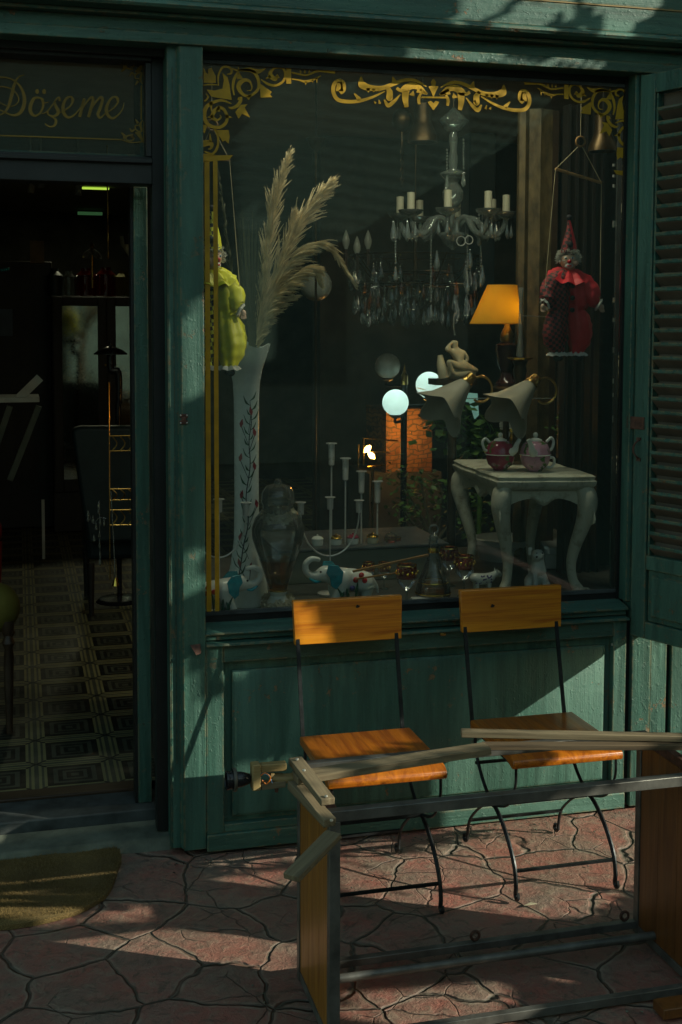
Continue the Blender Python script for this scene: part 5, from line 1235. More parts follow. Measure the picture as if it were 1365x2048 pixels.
# ---- seated figure statue
p = W(905, 750, .75); s = S(p); stt = thing('statuette', 'cream resin statuette of a reclining nude leaning on one arm', 'statue', (p.x, .75, p.z))
P = lambda x, z, d=0: Vector((W(890+x/4.27-20, 640+z/4.27, .75).x, .75+d*s, W(900, 640+z/4.27, .75).z))
P = lambda x, z, d=0: W(860+x/4.27, 640+z/4.27, .75)+Vector((0, d*s, 0))
me = bpy.data.meshes.new('figure'); V_ = []; E_ = []; Rr = []
def add(p, r_, par=None):
    V_.append(p-wl(stt)); Rr.append(r_*s)
    if par is not None: E_.append((par, len(V_)-1))
    return len(V_)-1
pel = add(P(275, 395), 12); w1 = add(P(255, 350), 9, pel); ch = add(P(235, 290), 12, w1); nk = add(P(215, 240), 4.5, ch); h = add(P(208, 200), 8, nk); add(P(212, 172), 8, h)
sl_ = add(P(185, 275, -3), 5, ch); e1 = add(P(135, 240, -6), 4.2, sl_); add(P(120, 255, -8), 4, e1); e2 = add(P(165, 205, -5), 3, e1); add(P(185, 190, -4), 2.8, e2)
sr = add(P(285, 280, -2), 5.5, ch); e = add(P(315, 330, -4), 4.5, sr); e = add(P(290, 375, -6), 3.6, e); add(P(250, 385, -8), 3, e)
q = add(P(330, 410, -4), 9, pel); q = add(P(370, 425, -8), 6, q); add(P(400, 435, -8), 4, q)
q = add(P(220, 390, -8), 8.5, pel); q = add(P(140, 350, -12), 7, q); q = add(P(160, 410, -12), 5, q); add(P(190, 470, -12), 4, q)
me.from_pydata([tuple(v) for v in V_], E_, []); o_ = bpy.data.objects.new('figure', me); C.objects.link(o_); o_.parent = stt; me.materials.append(M['ivory'])
sk = o_.modifiers.new('skin', 'SKIN'); me.skin_vertices[0].data[0].use_root = True
for i, r_ in enumerate(Rr): me.skin_vertices[0].data[i].radius = (r_, r_)
sk.use_smooth_shade = True; q = o_.modifiers.new('sub', 'SUBSURF'); q.levels = q.render_levels = 2
b = MB(); b.tube([P(95, 300, 6), P(100, 380, 4), P(110, 440, 0), P(120, 490, 0)], [5*s, 9*s, 11*s, 12*s], 12, 4); b.tube([P(150, 450), P(240, 460, 2), P(330, 450), P(380, 445)], [12*s, 13*s, 12*s, 8*s], 12, 4); b.build('drapery', 'ivory', stt)
b = MB(); b.tube([P(215, 130, 2), P(205, 60, 2), P(215, -40, 4), P(260, -90, 4)], 1.6*s, 8, 5); solo(b.build('metal_stem', 'crystal', None), 'thin bent glass stem rising behind the statuette', 'stem')
b = MB(); p = W(905, 757, .75); b.box((p.x, .75, p.z-.012), (.17, .10, .024)); b.tube([(p.x, .75, ZD+.02), (p.x, .75, p.z-.02)], .018, 12); b.lathe([(.07, ZD+.001), (.06, ZD+.02), (.018, ZD+.03)], (p.x, .75, 0), 24); solo(b.build('pedestal', 'bronze', None), 'dark pedestal under the cream statuette', 'stand')
# ================================================================== DEEPER IN THE SHOP, SEEN THROUGH THE PANE
# ---- large crystal chandelier
cy2 = .95
c0 = W(905, 470, cy2); s = S(c0); zz = lambda py: W(905, py, cy2).z; cx0 = c0.x
ch_ = thing('crystal_chandelier', 'large cloudy crystal chandelier with candle arms above the lampshade', 'chandelier', (cx0, cy2, zz(480)))
b = MB(); b.lathe([(2*s, zz(215)), (28*s, zz(238)), (30*s, zz(242)), (14*s, zz(262)), (7*s, zz(264)), (9*s, zz(280)), (7*s, zz(300)), (10*s, zz(320)), (8*s, zz(338)), (26*s, zz(346)), (27*s, zz(350)), (10*s, zz(366)), (14*s, zz(372)), (22*s, zz(385)), (20*s, zz(400)), (10*s, zz(416)), (5*s, zz(420)), (5*s, zz(440)), (11*s, zz(448)), (7*s, zz(462)), (26*s, zz(466)), (28*s, zz(472)), (20*s, zz(488)), (5*s, zz(496)), (3*s, zz(500))], (cx0, cy2, 0), 32); b.build('column', 'crystal', ch_)
b = MB(); b.tube([(cx0, cy2, zz(215)), (cx0, cy2, 2.86)], .003, 6); b.build('chain', 'bronze', ch_)
def drop(b, p, k=1.):
    b.lathe([(.0005, 0), (.0022*k, -.004*k), (.003*k, -.010*k), (.0062*k, -.026*k), (.0068*k, -.032*k), (.004*k, -.040*k), (.0005, -.043*k)], p, 8)
for k in range(8):
    a = 2*PI*k/8+.35; u = Vector((math.cos(a), math.sin(a), 0)); R0 = 112*s
    pt = lambda r_, py: Vector((cx0, cy2, zz(py)))+u*(r_*s)
    b = MB(); b.tube([pt(8, 466), pt(22, 440), pt(45, 440), pt(62, 462), pt(82, 472), pt(98, 462), pt(106, 438)], [5*s, 5.5*s, 6*s, 6*s, 6*s, 5.5*s, 4*s], 10, 6)
    ar = b.build('arm', 'crystal', ch_)
    b = MB(); b.lathe([(3*s, zz(442)), (22*s, zz(432)), (25*s, zz(426)), (23*s, zz(426)), (5*s, zz(434))], Vector((cx0, cy2, 0))+u*106*s, 20, lambda a_, r_, z: (r_*(1+.05*math.sin(8*a_)), z)); b.build('drip_pan', 'crystal', ar)
    b = MB(); b.lathe([(7.5*s, zz(430)), (7.5*s, zz(392)), (2*s, zz(391))], Vector((cx0, cy2, 0))+u*106*s, 14); b.build('candle_sleeve', 'candle', ar)
    b = MB()
    for j in range(3):
        aa = a+(j-1)*.16; q = Vector((cx0, cy2, zz(440)))+Vector((math.cos(aa), math.sin(aa), 0))*(110+6*(j % 2))*s
        b.tube([q, q-Vector((0, 0, 12*s))], .6*s, 4); drop(b, q-Vector((0, 0, 12*s)), 1.25)
    b.build('prism', 'crystal', ar)
b = MB(); rn = random.Random(9)
for i, (px, top, n_) in enumerate(((791, 470, 10), (862, 460, 24), (962, 470, 12), (935, 470, 14), (958, 430, 5), (927, 280, 10), (894, 300, 8))):
    for k in range(n_): b.ell(W(px+.3*math.sin(k), top+k*6.2, cy2-.12), (2.2*s, 2.2*s, 2.6*s), 6)
    drop(b, W(px, top+n_*6.2, cy2-.12), 1.5)
for px, py in ((874, 500), (940, 498), (965, 530), (787, 440), (815, 440)): drop(b, W(px, py, cy2-.1), 2.)
b.build('bead_string', 'crystal', ch_)
b = MB()
for px, py, r_ in ((922, 482, 9), (938, 480, 8)): q = W(px, py, cy2-.15); b.tube([q+Vector((r_*s*math.cos(k*PI/10), 0, r_*s*math.sin(k*PI/10))) for k in range(21)], .9*s, 6)
b.build('ring', 'silver', ch_)
# ---- second chandelier, dark metal with many clear drops
cy3 = 1.6; c0 = W(830, 560, cy3); s3 = S(c0)
c3 = thing('drop_chandelier', 'dark metal chandelier hung thickly with clear glass drops and three candle bulbs', 'chandelier', (c0.x, cy3, c0.z))
b = MB(); b.tube([W(830, 480, cy3), W(830, 600, cy3)], 4*s3, 8)
for r_, py in ((130, 512), (88, 545), (120, 570)):
    q = W(830, py, cy3); b.tube([q+Vector((r_*s3*math.cos(k*PI/18), r_*s3*.9*math.sin(k*PI/18), 0)) for k in range(37)], 1.6*s3, 6)
for k in range(8):
    a = k*PI/4+.2; q = W(830, 500, cy3); b.tube([W(830, 560, cy3), q+Vector((70*s3*math.cos(a), 70*s3*math.sin(a), -70*s3)), q+Vector((130*s3*math.cos(a), 120*s3*math.sin(a), -10*s3))], 1.8*s3, 6, 5)
b.tube([W(830, 480, cy3), Vector((c0.x, cy3, 2.86))], .004, 6); b.build('frame', 'bronze', c3)
b = MB(); rn = random.Random(12)
for k in range(150):
    a = rn.uniform(0, 2*PI); r_, py = rn.choice([(130, 514), (88, 548), (122, 572), (105, 590)])
    q = W(830, py+rn.uniform(0, 16), cy3)+Vector((r_*s3*math.cos(a), r_*s3*.9*math.sin(a), 0))
    for j in range(rn.randint(1, 3)): b.ell(q-Vector((0, 0, j*6*s3)), 2.2*s3, 6)
    drop(b, q-Vector((0, 0, 16*s3)), rn.uniform(1.0, 1.6)*1.35)
dr_ = b.build('drops', 'glass', c3); dr_['kind'] = 'stuff'
b = MB(); rn = random.Random(21)
for k in range(26):
    a = rn.uniform(PI, 2*PI); q = W(830, rn.uniform(525, 610), cy3)+Vector((125*s3*math.cos(a), 110*s3*math.sin(a), 0)); drop(b, q, 1.5)
b.build('amber_drop', 'amber', c3)
for px, py in ((692, 480), (714, 492), (736, 480)):
    q = W(px, py, cy3); b = MB(); b.lathe([(3*s3, -18*s3), (7*s3, -8*s3), (7.5*s3, 0), (4*s3, 12*s3), (.3*s3, 20*s3)], q, 14); b.build('candle_bulb', 'bulb', c3)
    b = MB(); b.tube([q-Vector((0, 0, 18*s3)), q-Vector((0, 0, 50*s3))], 4*s3, 8); b.build('candle_sleeve', 'brownframe', c3)
# ---- hanging fittings near the top
p = W(845, 250, .9); s = S(p)
def bell(px, py, y, k, label):
    p = W(px, py, y); s = S(p)*k; t = thing('brass_pendant', label, 'pendant lamp', (p.x, y, p.z), 'brass bell shaped pendants at the top of the window')
    b = MB(); b.lathe([(6*s, 48*s), (16*s, 44*s), (17*s, 12*s), (19*s, 4*s), (28*s, -16*s), (29*s, -28*s), (27*s, -28*s), (15*s, 0), (14*s, 40*s)], p, 30); b.build('bell_shade', 'bronze', t)
    b = MB(); b.tube([p+Vector((0, 0, 46*s)), Vector((p.x, y, 2.86))], .003, 6); b.build('cord', 'stain_dark', t)
bell(845, 255, .9, 1.05, 'brass bell pendant beside the dark chain pendant'); bell(1206, 275, .35, 1., 'brass bell pendant above the red clown')
p = W(804, 240, 1.0); s = S(p); t = thing('chain_pendant', 'dark round ceiling rose with a hanging chain', 'pendant lamp', (p.x, 1., p.z))
b = MB(); b.ell(p, (20*s, 20*s, 24*s), 18); b.tube([p, W(804, 300, 1.)], 2.5*s, 8); b.build('body', 'bronze', t)
b = MB()
for k in range(9): q = W(804, 296+k*9, 1.); b.tube([q+Vector((3.2*s*math.cos(j*PI/5)*(1 if k % 2 else .3), 3.2*s*math.cos(j*PI/5)*(.3 if k % 2 else 1), 6*s*math.sin(j*PI/5))) for j in range(11)], .9*s, 5)
b.build('chain', 'bronze', t)
p = W(632, 285, 1.5); s = S(p); t = thing('floor_uplighter', 'dark uplighter bowl on a thin pole behind the pampas plumes', 'lamp', (p.x, 1.5, .08))
b = MB(); b.lathe([(3*s, -18*s), (12*s, -10*s), (20*s, 8*s), (17*s, 8*s)], p, 24); b.build('bowl', 'bronze', t)
b = MB(); b.tube([p-Vector((0, 0, 16*s)), (p.x, 1.5, .1)], 2.5*s, 8); b.lathe([(.14, .081), (.13, .1), (.02, .11)], (p.x, 1.5, 0), 24); b.build('pole', 'bronze', t)
# ---- globes
def globe(px, py, r_, y, mt, label, nm='opal_globe'):
    p = W(px, py, y); s = S(p); t = thing('globe_lamp', label, 'lamp', (p.x, y, p.z-r_*s)); b = MB(); b.ell(p, r_*s, 32); b.build('globe', mt, t); return t, p, s
t, p, s = globe(632, 570, 32, 1.8, 'opal', 'dim opal globe half hidden by the drooping plume')
b = MB(); b.tube([p+Vector((0, 0, 31*s)), Vector((p.x, 1.8, 2.86))], .004, 6); b.build('cord', 'stain_dark', t)
yg = 1.9; pp_ = W(808, 900, yg); sg = S(pp_)
gl_ = thing('globe_lamp_post', 'black post lamp with brass tip carrying three opal globes, two of them lit', 'lamp', (pp_.x, yg, .08))
b = MB(); b.tube([(pp_.x, yg, .09), W(808, 770, yg)], 6.5*sg, 14); b.lathe([(.16, .081), (.14, .11), (.02, .13)], (pp_.x, yg, 0), 24); b.build('post', 'iron', gl_)
b = MB(); b.lathe([(6*sg, W(808, 770, yg).z), (7*sg, W(808, 768, yg).z), (7*sg, W(808, 750, yg).z), (5*sg, W(808, 748, yg).z), (2*sg, W(808, 738, yg).z), (.2*sg, W(808, 728, yg).z)], (pp_.x, yg, 0), 20); b.build('brass_tip', 'brass', gl_)
for px, py, r_, mt, dy in ((775, 732, 26, 'opal', .1), (858, 770, 27, 'opal_lit', .08), (791, 805, 26, 'opal_lit', -.06)):
    q = W(px, py, yg+dy); b = MB(); b.ell(q, r_*sg, 32); gg = b.build('lit_globe' if mt == 'opal_lit' else 'unlit_globe', mt, gl_)
    if mt == 'opal_lit': glow(q+Vector((0, 0, .25*r_*sg)), .16, (.72, 1., .90), .02)
    b = MB(); b.lathe([(11*sg, -r_*sg*.93), (12*sg, -r_*sg*1.05), (5*sg, -r_*sg*1.2)], q, 18); b.tube([q-Vector((0, 0, r_*sg*1.18)), q-Vector((0, 0, r_*sg*1.5)), Vector((pp_.x, yg, q.z-r_*sg*1.45))], 3*sg, 8, 4); b.build('holder', 'iron', gg)
# ---- brick pier standing in for a reflection, bare bulbs, wire stand
by_ = 2.6; x0, x1 = W(760, 880, by_).x, W(864, 880, by_).x
x0 = W(772, 880, by_).x; pr_ = thing('reflection_pier', 'brick pier standing in for an orange reflection behind the globe lamp post', 'pier', ((x0+x1)/2, by_+.2, .08))
zb_ = W(840, 944, by_).z; b = MB(); b.span(x0-.1, x1+.05, by_-.02, by_+.42, .08, zb_); b.build('dark_base', 'stonewall', pr_)  # dark block added to keep the space under the brick dark
b = MB(); b.span(x0, x1, by_, by_+.4, zb_+.001, W(800, 818, by_).z); b.build('brickwork', 'brick', pr_)
bl = thing('bare_bulb_lamp', 'wire framed lamp with two glowing bulbs before the brick pier', 'lamp', (W(740, 930, 2.2).x, 2.2, .08))
b = MB()
for pts in ([(725, 876), (795, 882)], [(727, 876), (727, 930)], [(770, 880), (768, 905)], [(745, 903), (780, 906)], [(735, 934), (770, 930)], [(717, 890), (716, 935)]): b.tube([W(*q, 2.2) for q in pts], .0045, 6)
b.tube([W(745, 932, 2.2), (W(745, 932, 2.2).x, 2.2, .09)], .008, 8); b.lathe([(.12, .081), (.10, .1), (.01, .11)], (W(745, 932, 2.2).x, 2.2, 0), 20); b.build('wire_frame', 'brass', bl)
for px, py, sd in ((735, 898, -1), (743, 911, 1)):
    q = W(px, py, 2.18); s = S(q); b = MB(); b.lathe([(2*s, -9*s), (5.5*s, -3*s), (5.5*s, 3*s), (.5*s, 10*s)], q, 14, None, (sd*.7, 0, -.7)); b.build('glowing_bulb', 'hot', bl)
pl = bpy.data.lights.new('bulb_glow', 'POINT'); pl.energy = 2; pl.color = (1, .45, .08); pl.shadow_soft_size = .03
plo = bpy.data.objects.new('bulb_glow', pl); C.objects.link(plo); plo.location = W(812, 860, 2.42)
# ---- carved gilt moulding upright (tall frame) and curtain cabinet at the right
x0, x1 = W(1036, 500, .75).x, W(1100, 500, .75).x
fm = thing('carved_pilaster', 'tall carved gilt pilaster standing upright behind the lamp', 'pilaster', ((x0+x1)/2, .75, ZD))
b = MB(); w_ = x1-x0
b.prism([(x0, .77, ZD), (x0, .75, ZD), (x0+w_*.15, .735, ZD), (x0+w_*.3, .748, ZD), (x0+w_*.6, .728, ZD), (x0+w_*.85, .742, ZD), (x1, .74, ZD), (x1, .78, ZD)], (0, 0, 1.83)); b.build('carved_moulding', 'tapestry', fm)
b = MB(); b.span(x1+.001, x1+.028, .742, .77, ZD, 2.57); b.build('frame_edge', 'brownframe', fm)
cab = thing('glass_cabinet', 'tall dark cabinet with glinting glass edge at the right of the window', 'cabinet', (2.25, .8, .08))
b = MB(); b.span(2.24, 2.52, .62, 1.0, .09, 2.6); b.build('carcass', 'stain_dark', cab)
for k in range(5):
    x = W(1130+k*17, 700, .50).x; b = MB(); b.span(x, x+.012, .50, .549, ZD, 2.55); b.build('upright', 'stain_dark', cab)
b = MB(); b.span(W(1226, 700, .3).x, W(1226, 700, .3).x+.006, .25, .30, ZD, 2.5); b.build('glass_edge', 'glass', cab)
b = MB()
for py in (330, 352, 372, 448, 600, 640, 700, 762, 790, 838, 1010, 1030, 1048):
    q = W(1228, py, .24); b.box(q, (.008, .004, random.uniform(.008, .03)))
b.build('edge_glint', 'silver', cab)  # silver chips stand in for glints along the glass edge
b = MB(); x0, x1 = W(940, 300, 1.6).x, W(992, 300, 1.6).x; b.span(x0, x1, 1.6, 1.8, W(960, 640, 1.6).z, W(960, 265, 1.6).z); solo(b.build('dark_speaker', 'teal_cloth', None, bev=.005), 'tall dark slab shaped box between chandelier and gilt frame', 'box')
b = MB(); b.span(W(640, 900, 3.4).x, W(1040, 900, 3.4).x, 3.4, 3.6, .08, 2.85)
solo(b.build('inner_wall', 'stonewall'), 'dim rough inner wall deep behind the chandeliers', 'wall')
# ---- shrub, tub, planks
def leaf_mass(b, pts, n_, r_, size, seed):
    rn = random.Random(seed)
    for k in range(n_):
        c_ = rn.choice(pts); p = c_+Vector((rn.gauss(0, r_), rn.gauss(0, r_), rn.gauss(0, r_))); a = rn.uniform(0, 2*PI); t_ = rn.uniform(-.8, .8)
        d = Vector((math.cos(a), math.sin(a), t_)).normalized()*size*rn.uniform(.6, 1.3); e = d.cross(Vector((rn.uniform(-1, 1), rn.uniform(-1, 1), 1))).normalized()*size*.36
        b.f([b.v(p), b.v(p+d*.5+e), b.v(p+d), b.v(p+d*.5-e)])
ysb = 1.35; sh_ = thing('leafy_shrub', 'small leafy green shrub behind the decanter and left table leg', 'shrub', (W(860, 1060, ysb).x, ysb, .08))
b = MB(); br = [[(865, 1080), (830, 1010), (795, 950)], [(865, 1080), (850, 1000), (840, 960)], [(870, 1080), (885, 1010), (880, 960)], [(875, 1080), (910, 1030), (935, 985)], [(875, 1085), (930, 1060), (960, 1030)], [(860, 1085), (820, 1040), (800, 1000)], [(930, 985), (955, 990), (965, 1010)]]
tips = []
for q in br: b.tube([W(*z, ysb) for z in q], [.008, .003], 6, 4); tips += [W(q[1][0], q[1][1], ysb), W(q[2][0], q[2][1], ysb), (W(q[1][0], q[1][1], ysb)+W(q[2][0], q[2][1], ysb))/2]
b.tube([W(870, 1080, ysb), (W(870, 1080, ysb).x, ysb, .4)], .012, 8); b.build('branches', 'drygreen', sh_)
b = MB(); leaf_mass(b, tips, 520, .035, .030, 5); b.build('leaves', 'leaf', sh_, flat=True, fix=False)
b = MB(); b.lathe([(.001, .09), (.14, .09), (.19, .5), (.17, .5)], (W(870, 1080, ysb).x, ysb, 0), 24); b.build('pot', 'stain_dark', sh_)
b = MB(); ytp = .86; p = W(1008, 1075, ytp); s = S(p); zt3 = p.z
tub = thing('stone_tub', 'pale round stone tub under the side table', 'tub', (p.x, ytp, ZD))
b.lathe([(.001, ZD+.001), (50*s, ZD+.001), (53*s, zt3-18*s), (61*s, zt3-10*s), (62*s, zt3), (54*s, zt3), (50*s, zt3-14*s), (.001, zt3-14*s)], (p.x, ytp, 0), 40); b.build('tub', 'marble', tub)
q = F(1062, 1062, zt3+.0); b = MB(); A_, B_, C_, D_ = F(1063, 1060, zt3), F(1130, 1056, zt3), F(1134, 1096, zt3), F(1090, 1096, zt3)
b.prism([A_, B_, C_, D_], (0, 0, -.03)); b.prism([A_*.96+C_*.04-Vector((0, 0, .031)), B_*.96+D_*.04-Vector((0, 0, .031)), C_-Vector((0, 0, .031)), D_-Vector((0, 0, .031))], (0, 0, ZD-zt3+.035)); solo(b.build('stone_plinth', 'marble', None, bev=.004), 'pale square plinth behind the white dog', 'plinth')
# ---- ivy twig and dried stems on the table at the right
p = W(1135, 935, .72); t = thing('ivy_sprig', 'thin trailing ivy sprig in a dark pot at the right of the table', 'plant', (p.x, .72, TZ-.02))
b = MB(); pts = [W(*q, .70) for q in ((1133, 925), (1128, 890), (1136, 860), (1122, 835), (1130, 805))]; b.tube(pts, .002, 5, 4); b.tube([W(1128, 890, .7), W(1108, 855, .7)], .0015, 5); b.build('stem', 'drygreen', t)
b = MB(); leaf_mass(b, pts+[W(1110, 858, .7)], 70, .009, .018, 9); b.build('leaves', 'leaf', t, flat=True, fix=False)
b = MB(); b.lathe([(.001, p.z), (.05, p.z), (.055, p.z+.03), (.06, p.z+.035), (.03, p.z+.04)], (p.x, .72, 0), 24); b.build('pot', 'bronze', t)
p = W(1146, 930, .66); t = thing('dried_branch', 'dried brown stalks rising in a fan right of the ivy', 'dried plant', (p.x, .66, p.z))
b = MB()
for q in ([(1146, 930), (1146, 880), (1152, 830), (1160, 805)], [(1146, 915), (1155, 870), (1185, 825), (1196, 812)], [(1147, 920), (1150, 870), (1150, 790), (1140, 755), (1128, 745)], [(1146, 905), (1170, 850), (1205, 800)]): b.tube([W(*z, .66) for z in q], [.005, .003, .0015], 6, 4)
b.tube([W(1146, 935, .66), W(1146, 895, .66)], [.010, .007], 10); b.build('stalks', 'cane', t)
b = MB(); leaf_mass(b, [W(900, 830, 1.3), W(930, 855, 1.3), (W(880, 840, 1.3)), W(960, 870, 1.3), W(920, 900, 1.3)], 260, .045, .06, 31); 
for k in range(6): b.tube([W(960, 900, 1.3), W(920+k*12, 860, 1.3), W(880+k*16, 830, 1.3)], .004, 5, 4)
b.tube([W(960, 900, 1.3), (W(960, 900, 1.3).x, 1.3, .1)], .012, 8)
solo(b.build('fern', 'leaf', None, flat=True, fix=False), 'dark feathery fern between the two frosted shades', 'plant')
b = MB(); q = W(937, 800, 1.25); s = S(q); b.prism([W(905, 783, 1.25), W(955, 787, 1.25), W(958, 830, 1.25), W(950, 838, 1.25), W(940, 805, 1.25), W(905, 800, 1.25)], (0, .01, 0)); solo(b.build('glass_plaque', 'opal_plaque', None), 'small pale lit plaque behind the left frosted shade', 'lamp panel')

# ================================================================== THROUGH THE DOOR
# ---- mirrored cabinet far back
yc = 5.9
def Q(px, py, y=yc): return W(px, py, y)
mc = thing('mirrored_cabinet', 'dark wooden cabinet with two mirrored doors facing the entrance', 'cabinet', (Q(190, 1000).x, yc, .08))
b = MB(); xa, xb = Q(105, 800).x, Q(330, 800).x
b.span(xa, xb, yc+.02, yc+.5, .09, Q(190, 592).z); b.build('carcass', 'stain_dark', mc, bev=.005)
for px0, px1, l_ in ((126, 197, ''), (233, 290, '')):
    b = MB(); x0, x1 = Q(px0, 800).x, Q(px1, 800).x; z0, z1 = Q(160, 958).z, Q(160, 612).z
    for xx0, xx1, a_, c_ in ((x0-.07, x0, z0-.1, z1+.07), (x1, x1+.07, z0-.1, z1+.07), (x0, x1, z1, z1+.07), (x0, x1, z0-.1, z0)): b.span(xx0, xx1, yc-.012, yc+.019, a_, c_)
    dr = b.build('door', 'stain_dark', mc, bev=.004)
    b = MB(); b.span(x0, x1, yc, yc+.006, z0, z1); b.build('mirror', 'mirror', dr)
    b = MB(); b.ell(Q(px1+14, 730), .016, 10); b.build('knob', 'brass', dr)
# jars and boxes on the cabinet
zc3 = Q(190, 592).z; rn = random.Random(14)
for i, (px, hh, w_, mt, lb) in enumerate(((110, 55, 16, 'teal_cloth', 'dark storage jar at the left end of the cabinet top'), (138, 50, 14, 'glass', 'clear bottle second along the cabinet top'), (172, 56, 20, 'ruby', 'dark red glass jar below the small finial lamp'), (212, 58, 20, 'ruby', 'reddish jar right of the finial lamp'), (248, 52, 18, 'olive_cloth', 'brown box at the right end of the cabinet top'))):
    q = Q(px, 592, yc+.2); s = S(q); b = MB(); b.lathe([(.001, 0), (w_*s, 0), (w_*s, hh*.75*s), (w_*.5*s, hh*.9*s), (w_*.5*s, hh*s), (.001, hh*s)], (q.x, yc+.2, zc3+.001), 18 if i != 4 else 4); solo(b.build('storage_jar' if i != 4 else 'storage_box', mt, None), lb, 'jar' if i != 4 else 'box')
q = Q(184, 516, yc-.1); s = S(q); t = thing('finial_lamp', 'small glass shaded lamp with a brass finial above the cabinet', 'lamp', (q.x, yc-.1, q.z))
b = MB(); b.lathe([(20*s, 0), (16*s, 10*s), (7*s, 17*s), (2*s, 20*s)], q, 20); b.build('glass_shade', 'crystal', t)
b = MB(); b.lathe([(3*s, -60*s), (3*s, 20*s), (5*s, 24*s), (2*s, 28*s), (.3*s, 34*s)], q, 14); b.build('stem', 'brass', t)
# brass hanging pole
q = W(216, 470, 4.2); s = S(q); t = thing('brass_pole', 'slender turned brass pole hanging from the ceiling inside the door', 'pole', (q.x, 4.2, q.z))
b = MB(); zz4 = lambda py: W(216, py, 4.2).z
b.lathe([(1.5*s, 2.86)]+[(r_*s, zz4(py)) for r_, py in ((1.5, 385), (2, 405), (3.5, 424), (1.5, 432), (1.2, 448), (3, 452), (2.2, 470), (3, 480), (1.2, 486), (1.2, 500), (2.5, 504), (2.5, 515), (.3, 518))], (q.x, 4.2, 0), 12); b.build('pole', 'brass', t)
# lampshade with dark pattern, cream
q = W(262, 500, 3.6); s = S(q); t = thing('patterned_lampshade', 'cream lampshade with a black band partly behind the door jamb', 'lamp', (q.x, 3.6, q.z))
b = MB(); b.lathe([(30*s, 26*s), (28*s, 10*s), (12*s, -14*s)], (W(270, 500, 3.6).x, 3.6, q.z), 20); b.build('shade', 'cream', t)
b = MB(); b.lathe([(30*s, 27*s), (27*s, 9*s)], (W(270, 500, 3.6).x, 3.55, q.z), 5); b.build('black_pattern', 'black_cloth', t)
# strip lights
b = MB(); q = W(191, 377, 6.6); b.box((q.x, 6.6, q.z), (.22, .05, .013)); solo(b.build('strip_light', 'strip'), 'yellow green glowing strip light under the ceiling beyond the door', 'lamp')
b = MB(); q = W(180, 427, 8.6); b.box((q.x, 8.6, q.z), (.24, .03, .03)); solo(b.build('strip_light', 'stripdim'), 'glowing box standing in for a reflected green strip below the bright strip light', 'lamp')  # emissive box drawn as a reflection; no lamp hangs here
b = MB(); q = W(252, 254, 6.0); b.box((q.x, 6.0, q.z), (.19, .05, .028)); solo(b.build('strip_light', emis('warm strip', (1., .62, .10), 1.6)), 'orange strip light showing through the lettered transom', 'lamp')
for px, py, h in ((82, 366, 20), (157, 377, 28), (62, 378, 16)):
    q = W(px, py, 4.0); s = S(q); b = MB(); b.tube([q+Vector((1*s, 0, h*s/2)), q-Vector((1*s, 0, h*s/2))], [7*s, 7*s], 14); b.tube([q+Vector((0, 0, h*s/2)), Vector((q.x, 4.0, 2.86))], .01, 6); solo(b.build('spotlight', 'ceiling'), {82: 'grey ceiling spotlight nearest the top left of the doorway', 157: 'tilted grey ceiling spotlight left of the strip light', 62: 'small grey ceiling spotlight lowest on the left'}[px], 'spotlight')
# added strip lamp, unseen above the pane, to brighten the display
b = MB(); b.box((1.3, .20, 2.80), (1.1, .05, .03)); solo(b.build('strip_light', 'strip'), 'added unseen fill lamp over the window display, above the pane', 'lamp')
al = bpy.data.lights.new('strip_glow', 'AREA'); al.shape = 'RECTANGLE'; al.size = 1.1; al.size_y = .06; al.energy = 6.0; al.color = (1., .98, .72)  # added fill that brightens the display from above
alo = bpy.data.objects.new('strip_glow', al); C.objects.link(alo); alo.location = (1.3, .20, 2.78)
al = bpy.data.lights.new('strip_glow', 'AREA'); al.shape = 'RECTANGLE'; al.size = .3; al.size_y = .1; al.energy = 3.5; al.color = (1., .98, .62)
alo = bpy.data.objects.new('strip_glow', al); C.objects.link(alo); alo.location = W(191, 380, 6.5)
# mushroom lamp on stand
q = W(221, 703, 3.4); s = S(q); t = thing('mushroom_lamp', 'black dome lamp on a bent pole before the mirrored cabinet', 'lamp', (q.x, 3.4, .08))
b = MB(); b.lathe([(33*s, -6*s), (33*s, -4*s), (24*s, 3*s), (10*s, 9*s), (3*s, 10*s), (2.5*s, 20*s)], q, 30); b.build('dome_shade', 'bakelite', t)
b = MB(); b.tube([q, W(222, 740, 3.4), W(236, 745, 3.4), W(238, 800, 3.4), W(236, 850, 3.4), (W(236, 850, 3.4).x, 3.4, .1)], [7*s, 8*s, 7*s, 6*s, 5*s], 12, 5); b.lathe([(.14, .081), (.12, .1), (.02, .11)], (W(236, 850, 3.4).x, 3.4, 0), 24); b.build('stand', 'bakelite', t)
# dark armchair
q = W(215, 860, 3.0); s = S(q); t = thing('armchair', 'dark teal wing back armchair inside the door', 'armchair', (q.x+.1, 3.2, .08))
xl = W(143, 900, 3.0).x; b = MB(); zt5 = W(200, 858, 3.0).z
b.prism([(xl, 3.0, zt5), (xl+.05, 3.0, zt5+.015), (xl+.40, 3.0, zt5+.01), (xl+.62, 3., zt5-.02), (xl+.58, 3., .5), (xl+.08, 3., .5)], (0, .12, 0)); b.build('backrest', 'teal_cloth', t, bev=.02)
b = MB(); b.span(xl+.08, xl+.60, 3.13, 3.6, .38, .55); b.build('seat', 'teal_cloth', t, bev=.03)
for x in (xl+.10, xl+.56):
    for y in (3.05, 3.55): b = MB(); b.tube([(x, y, .38), (x, y, .085)], [.022, .014], 10); b.build('leg', 'stain_dark', t)
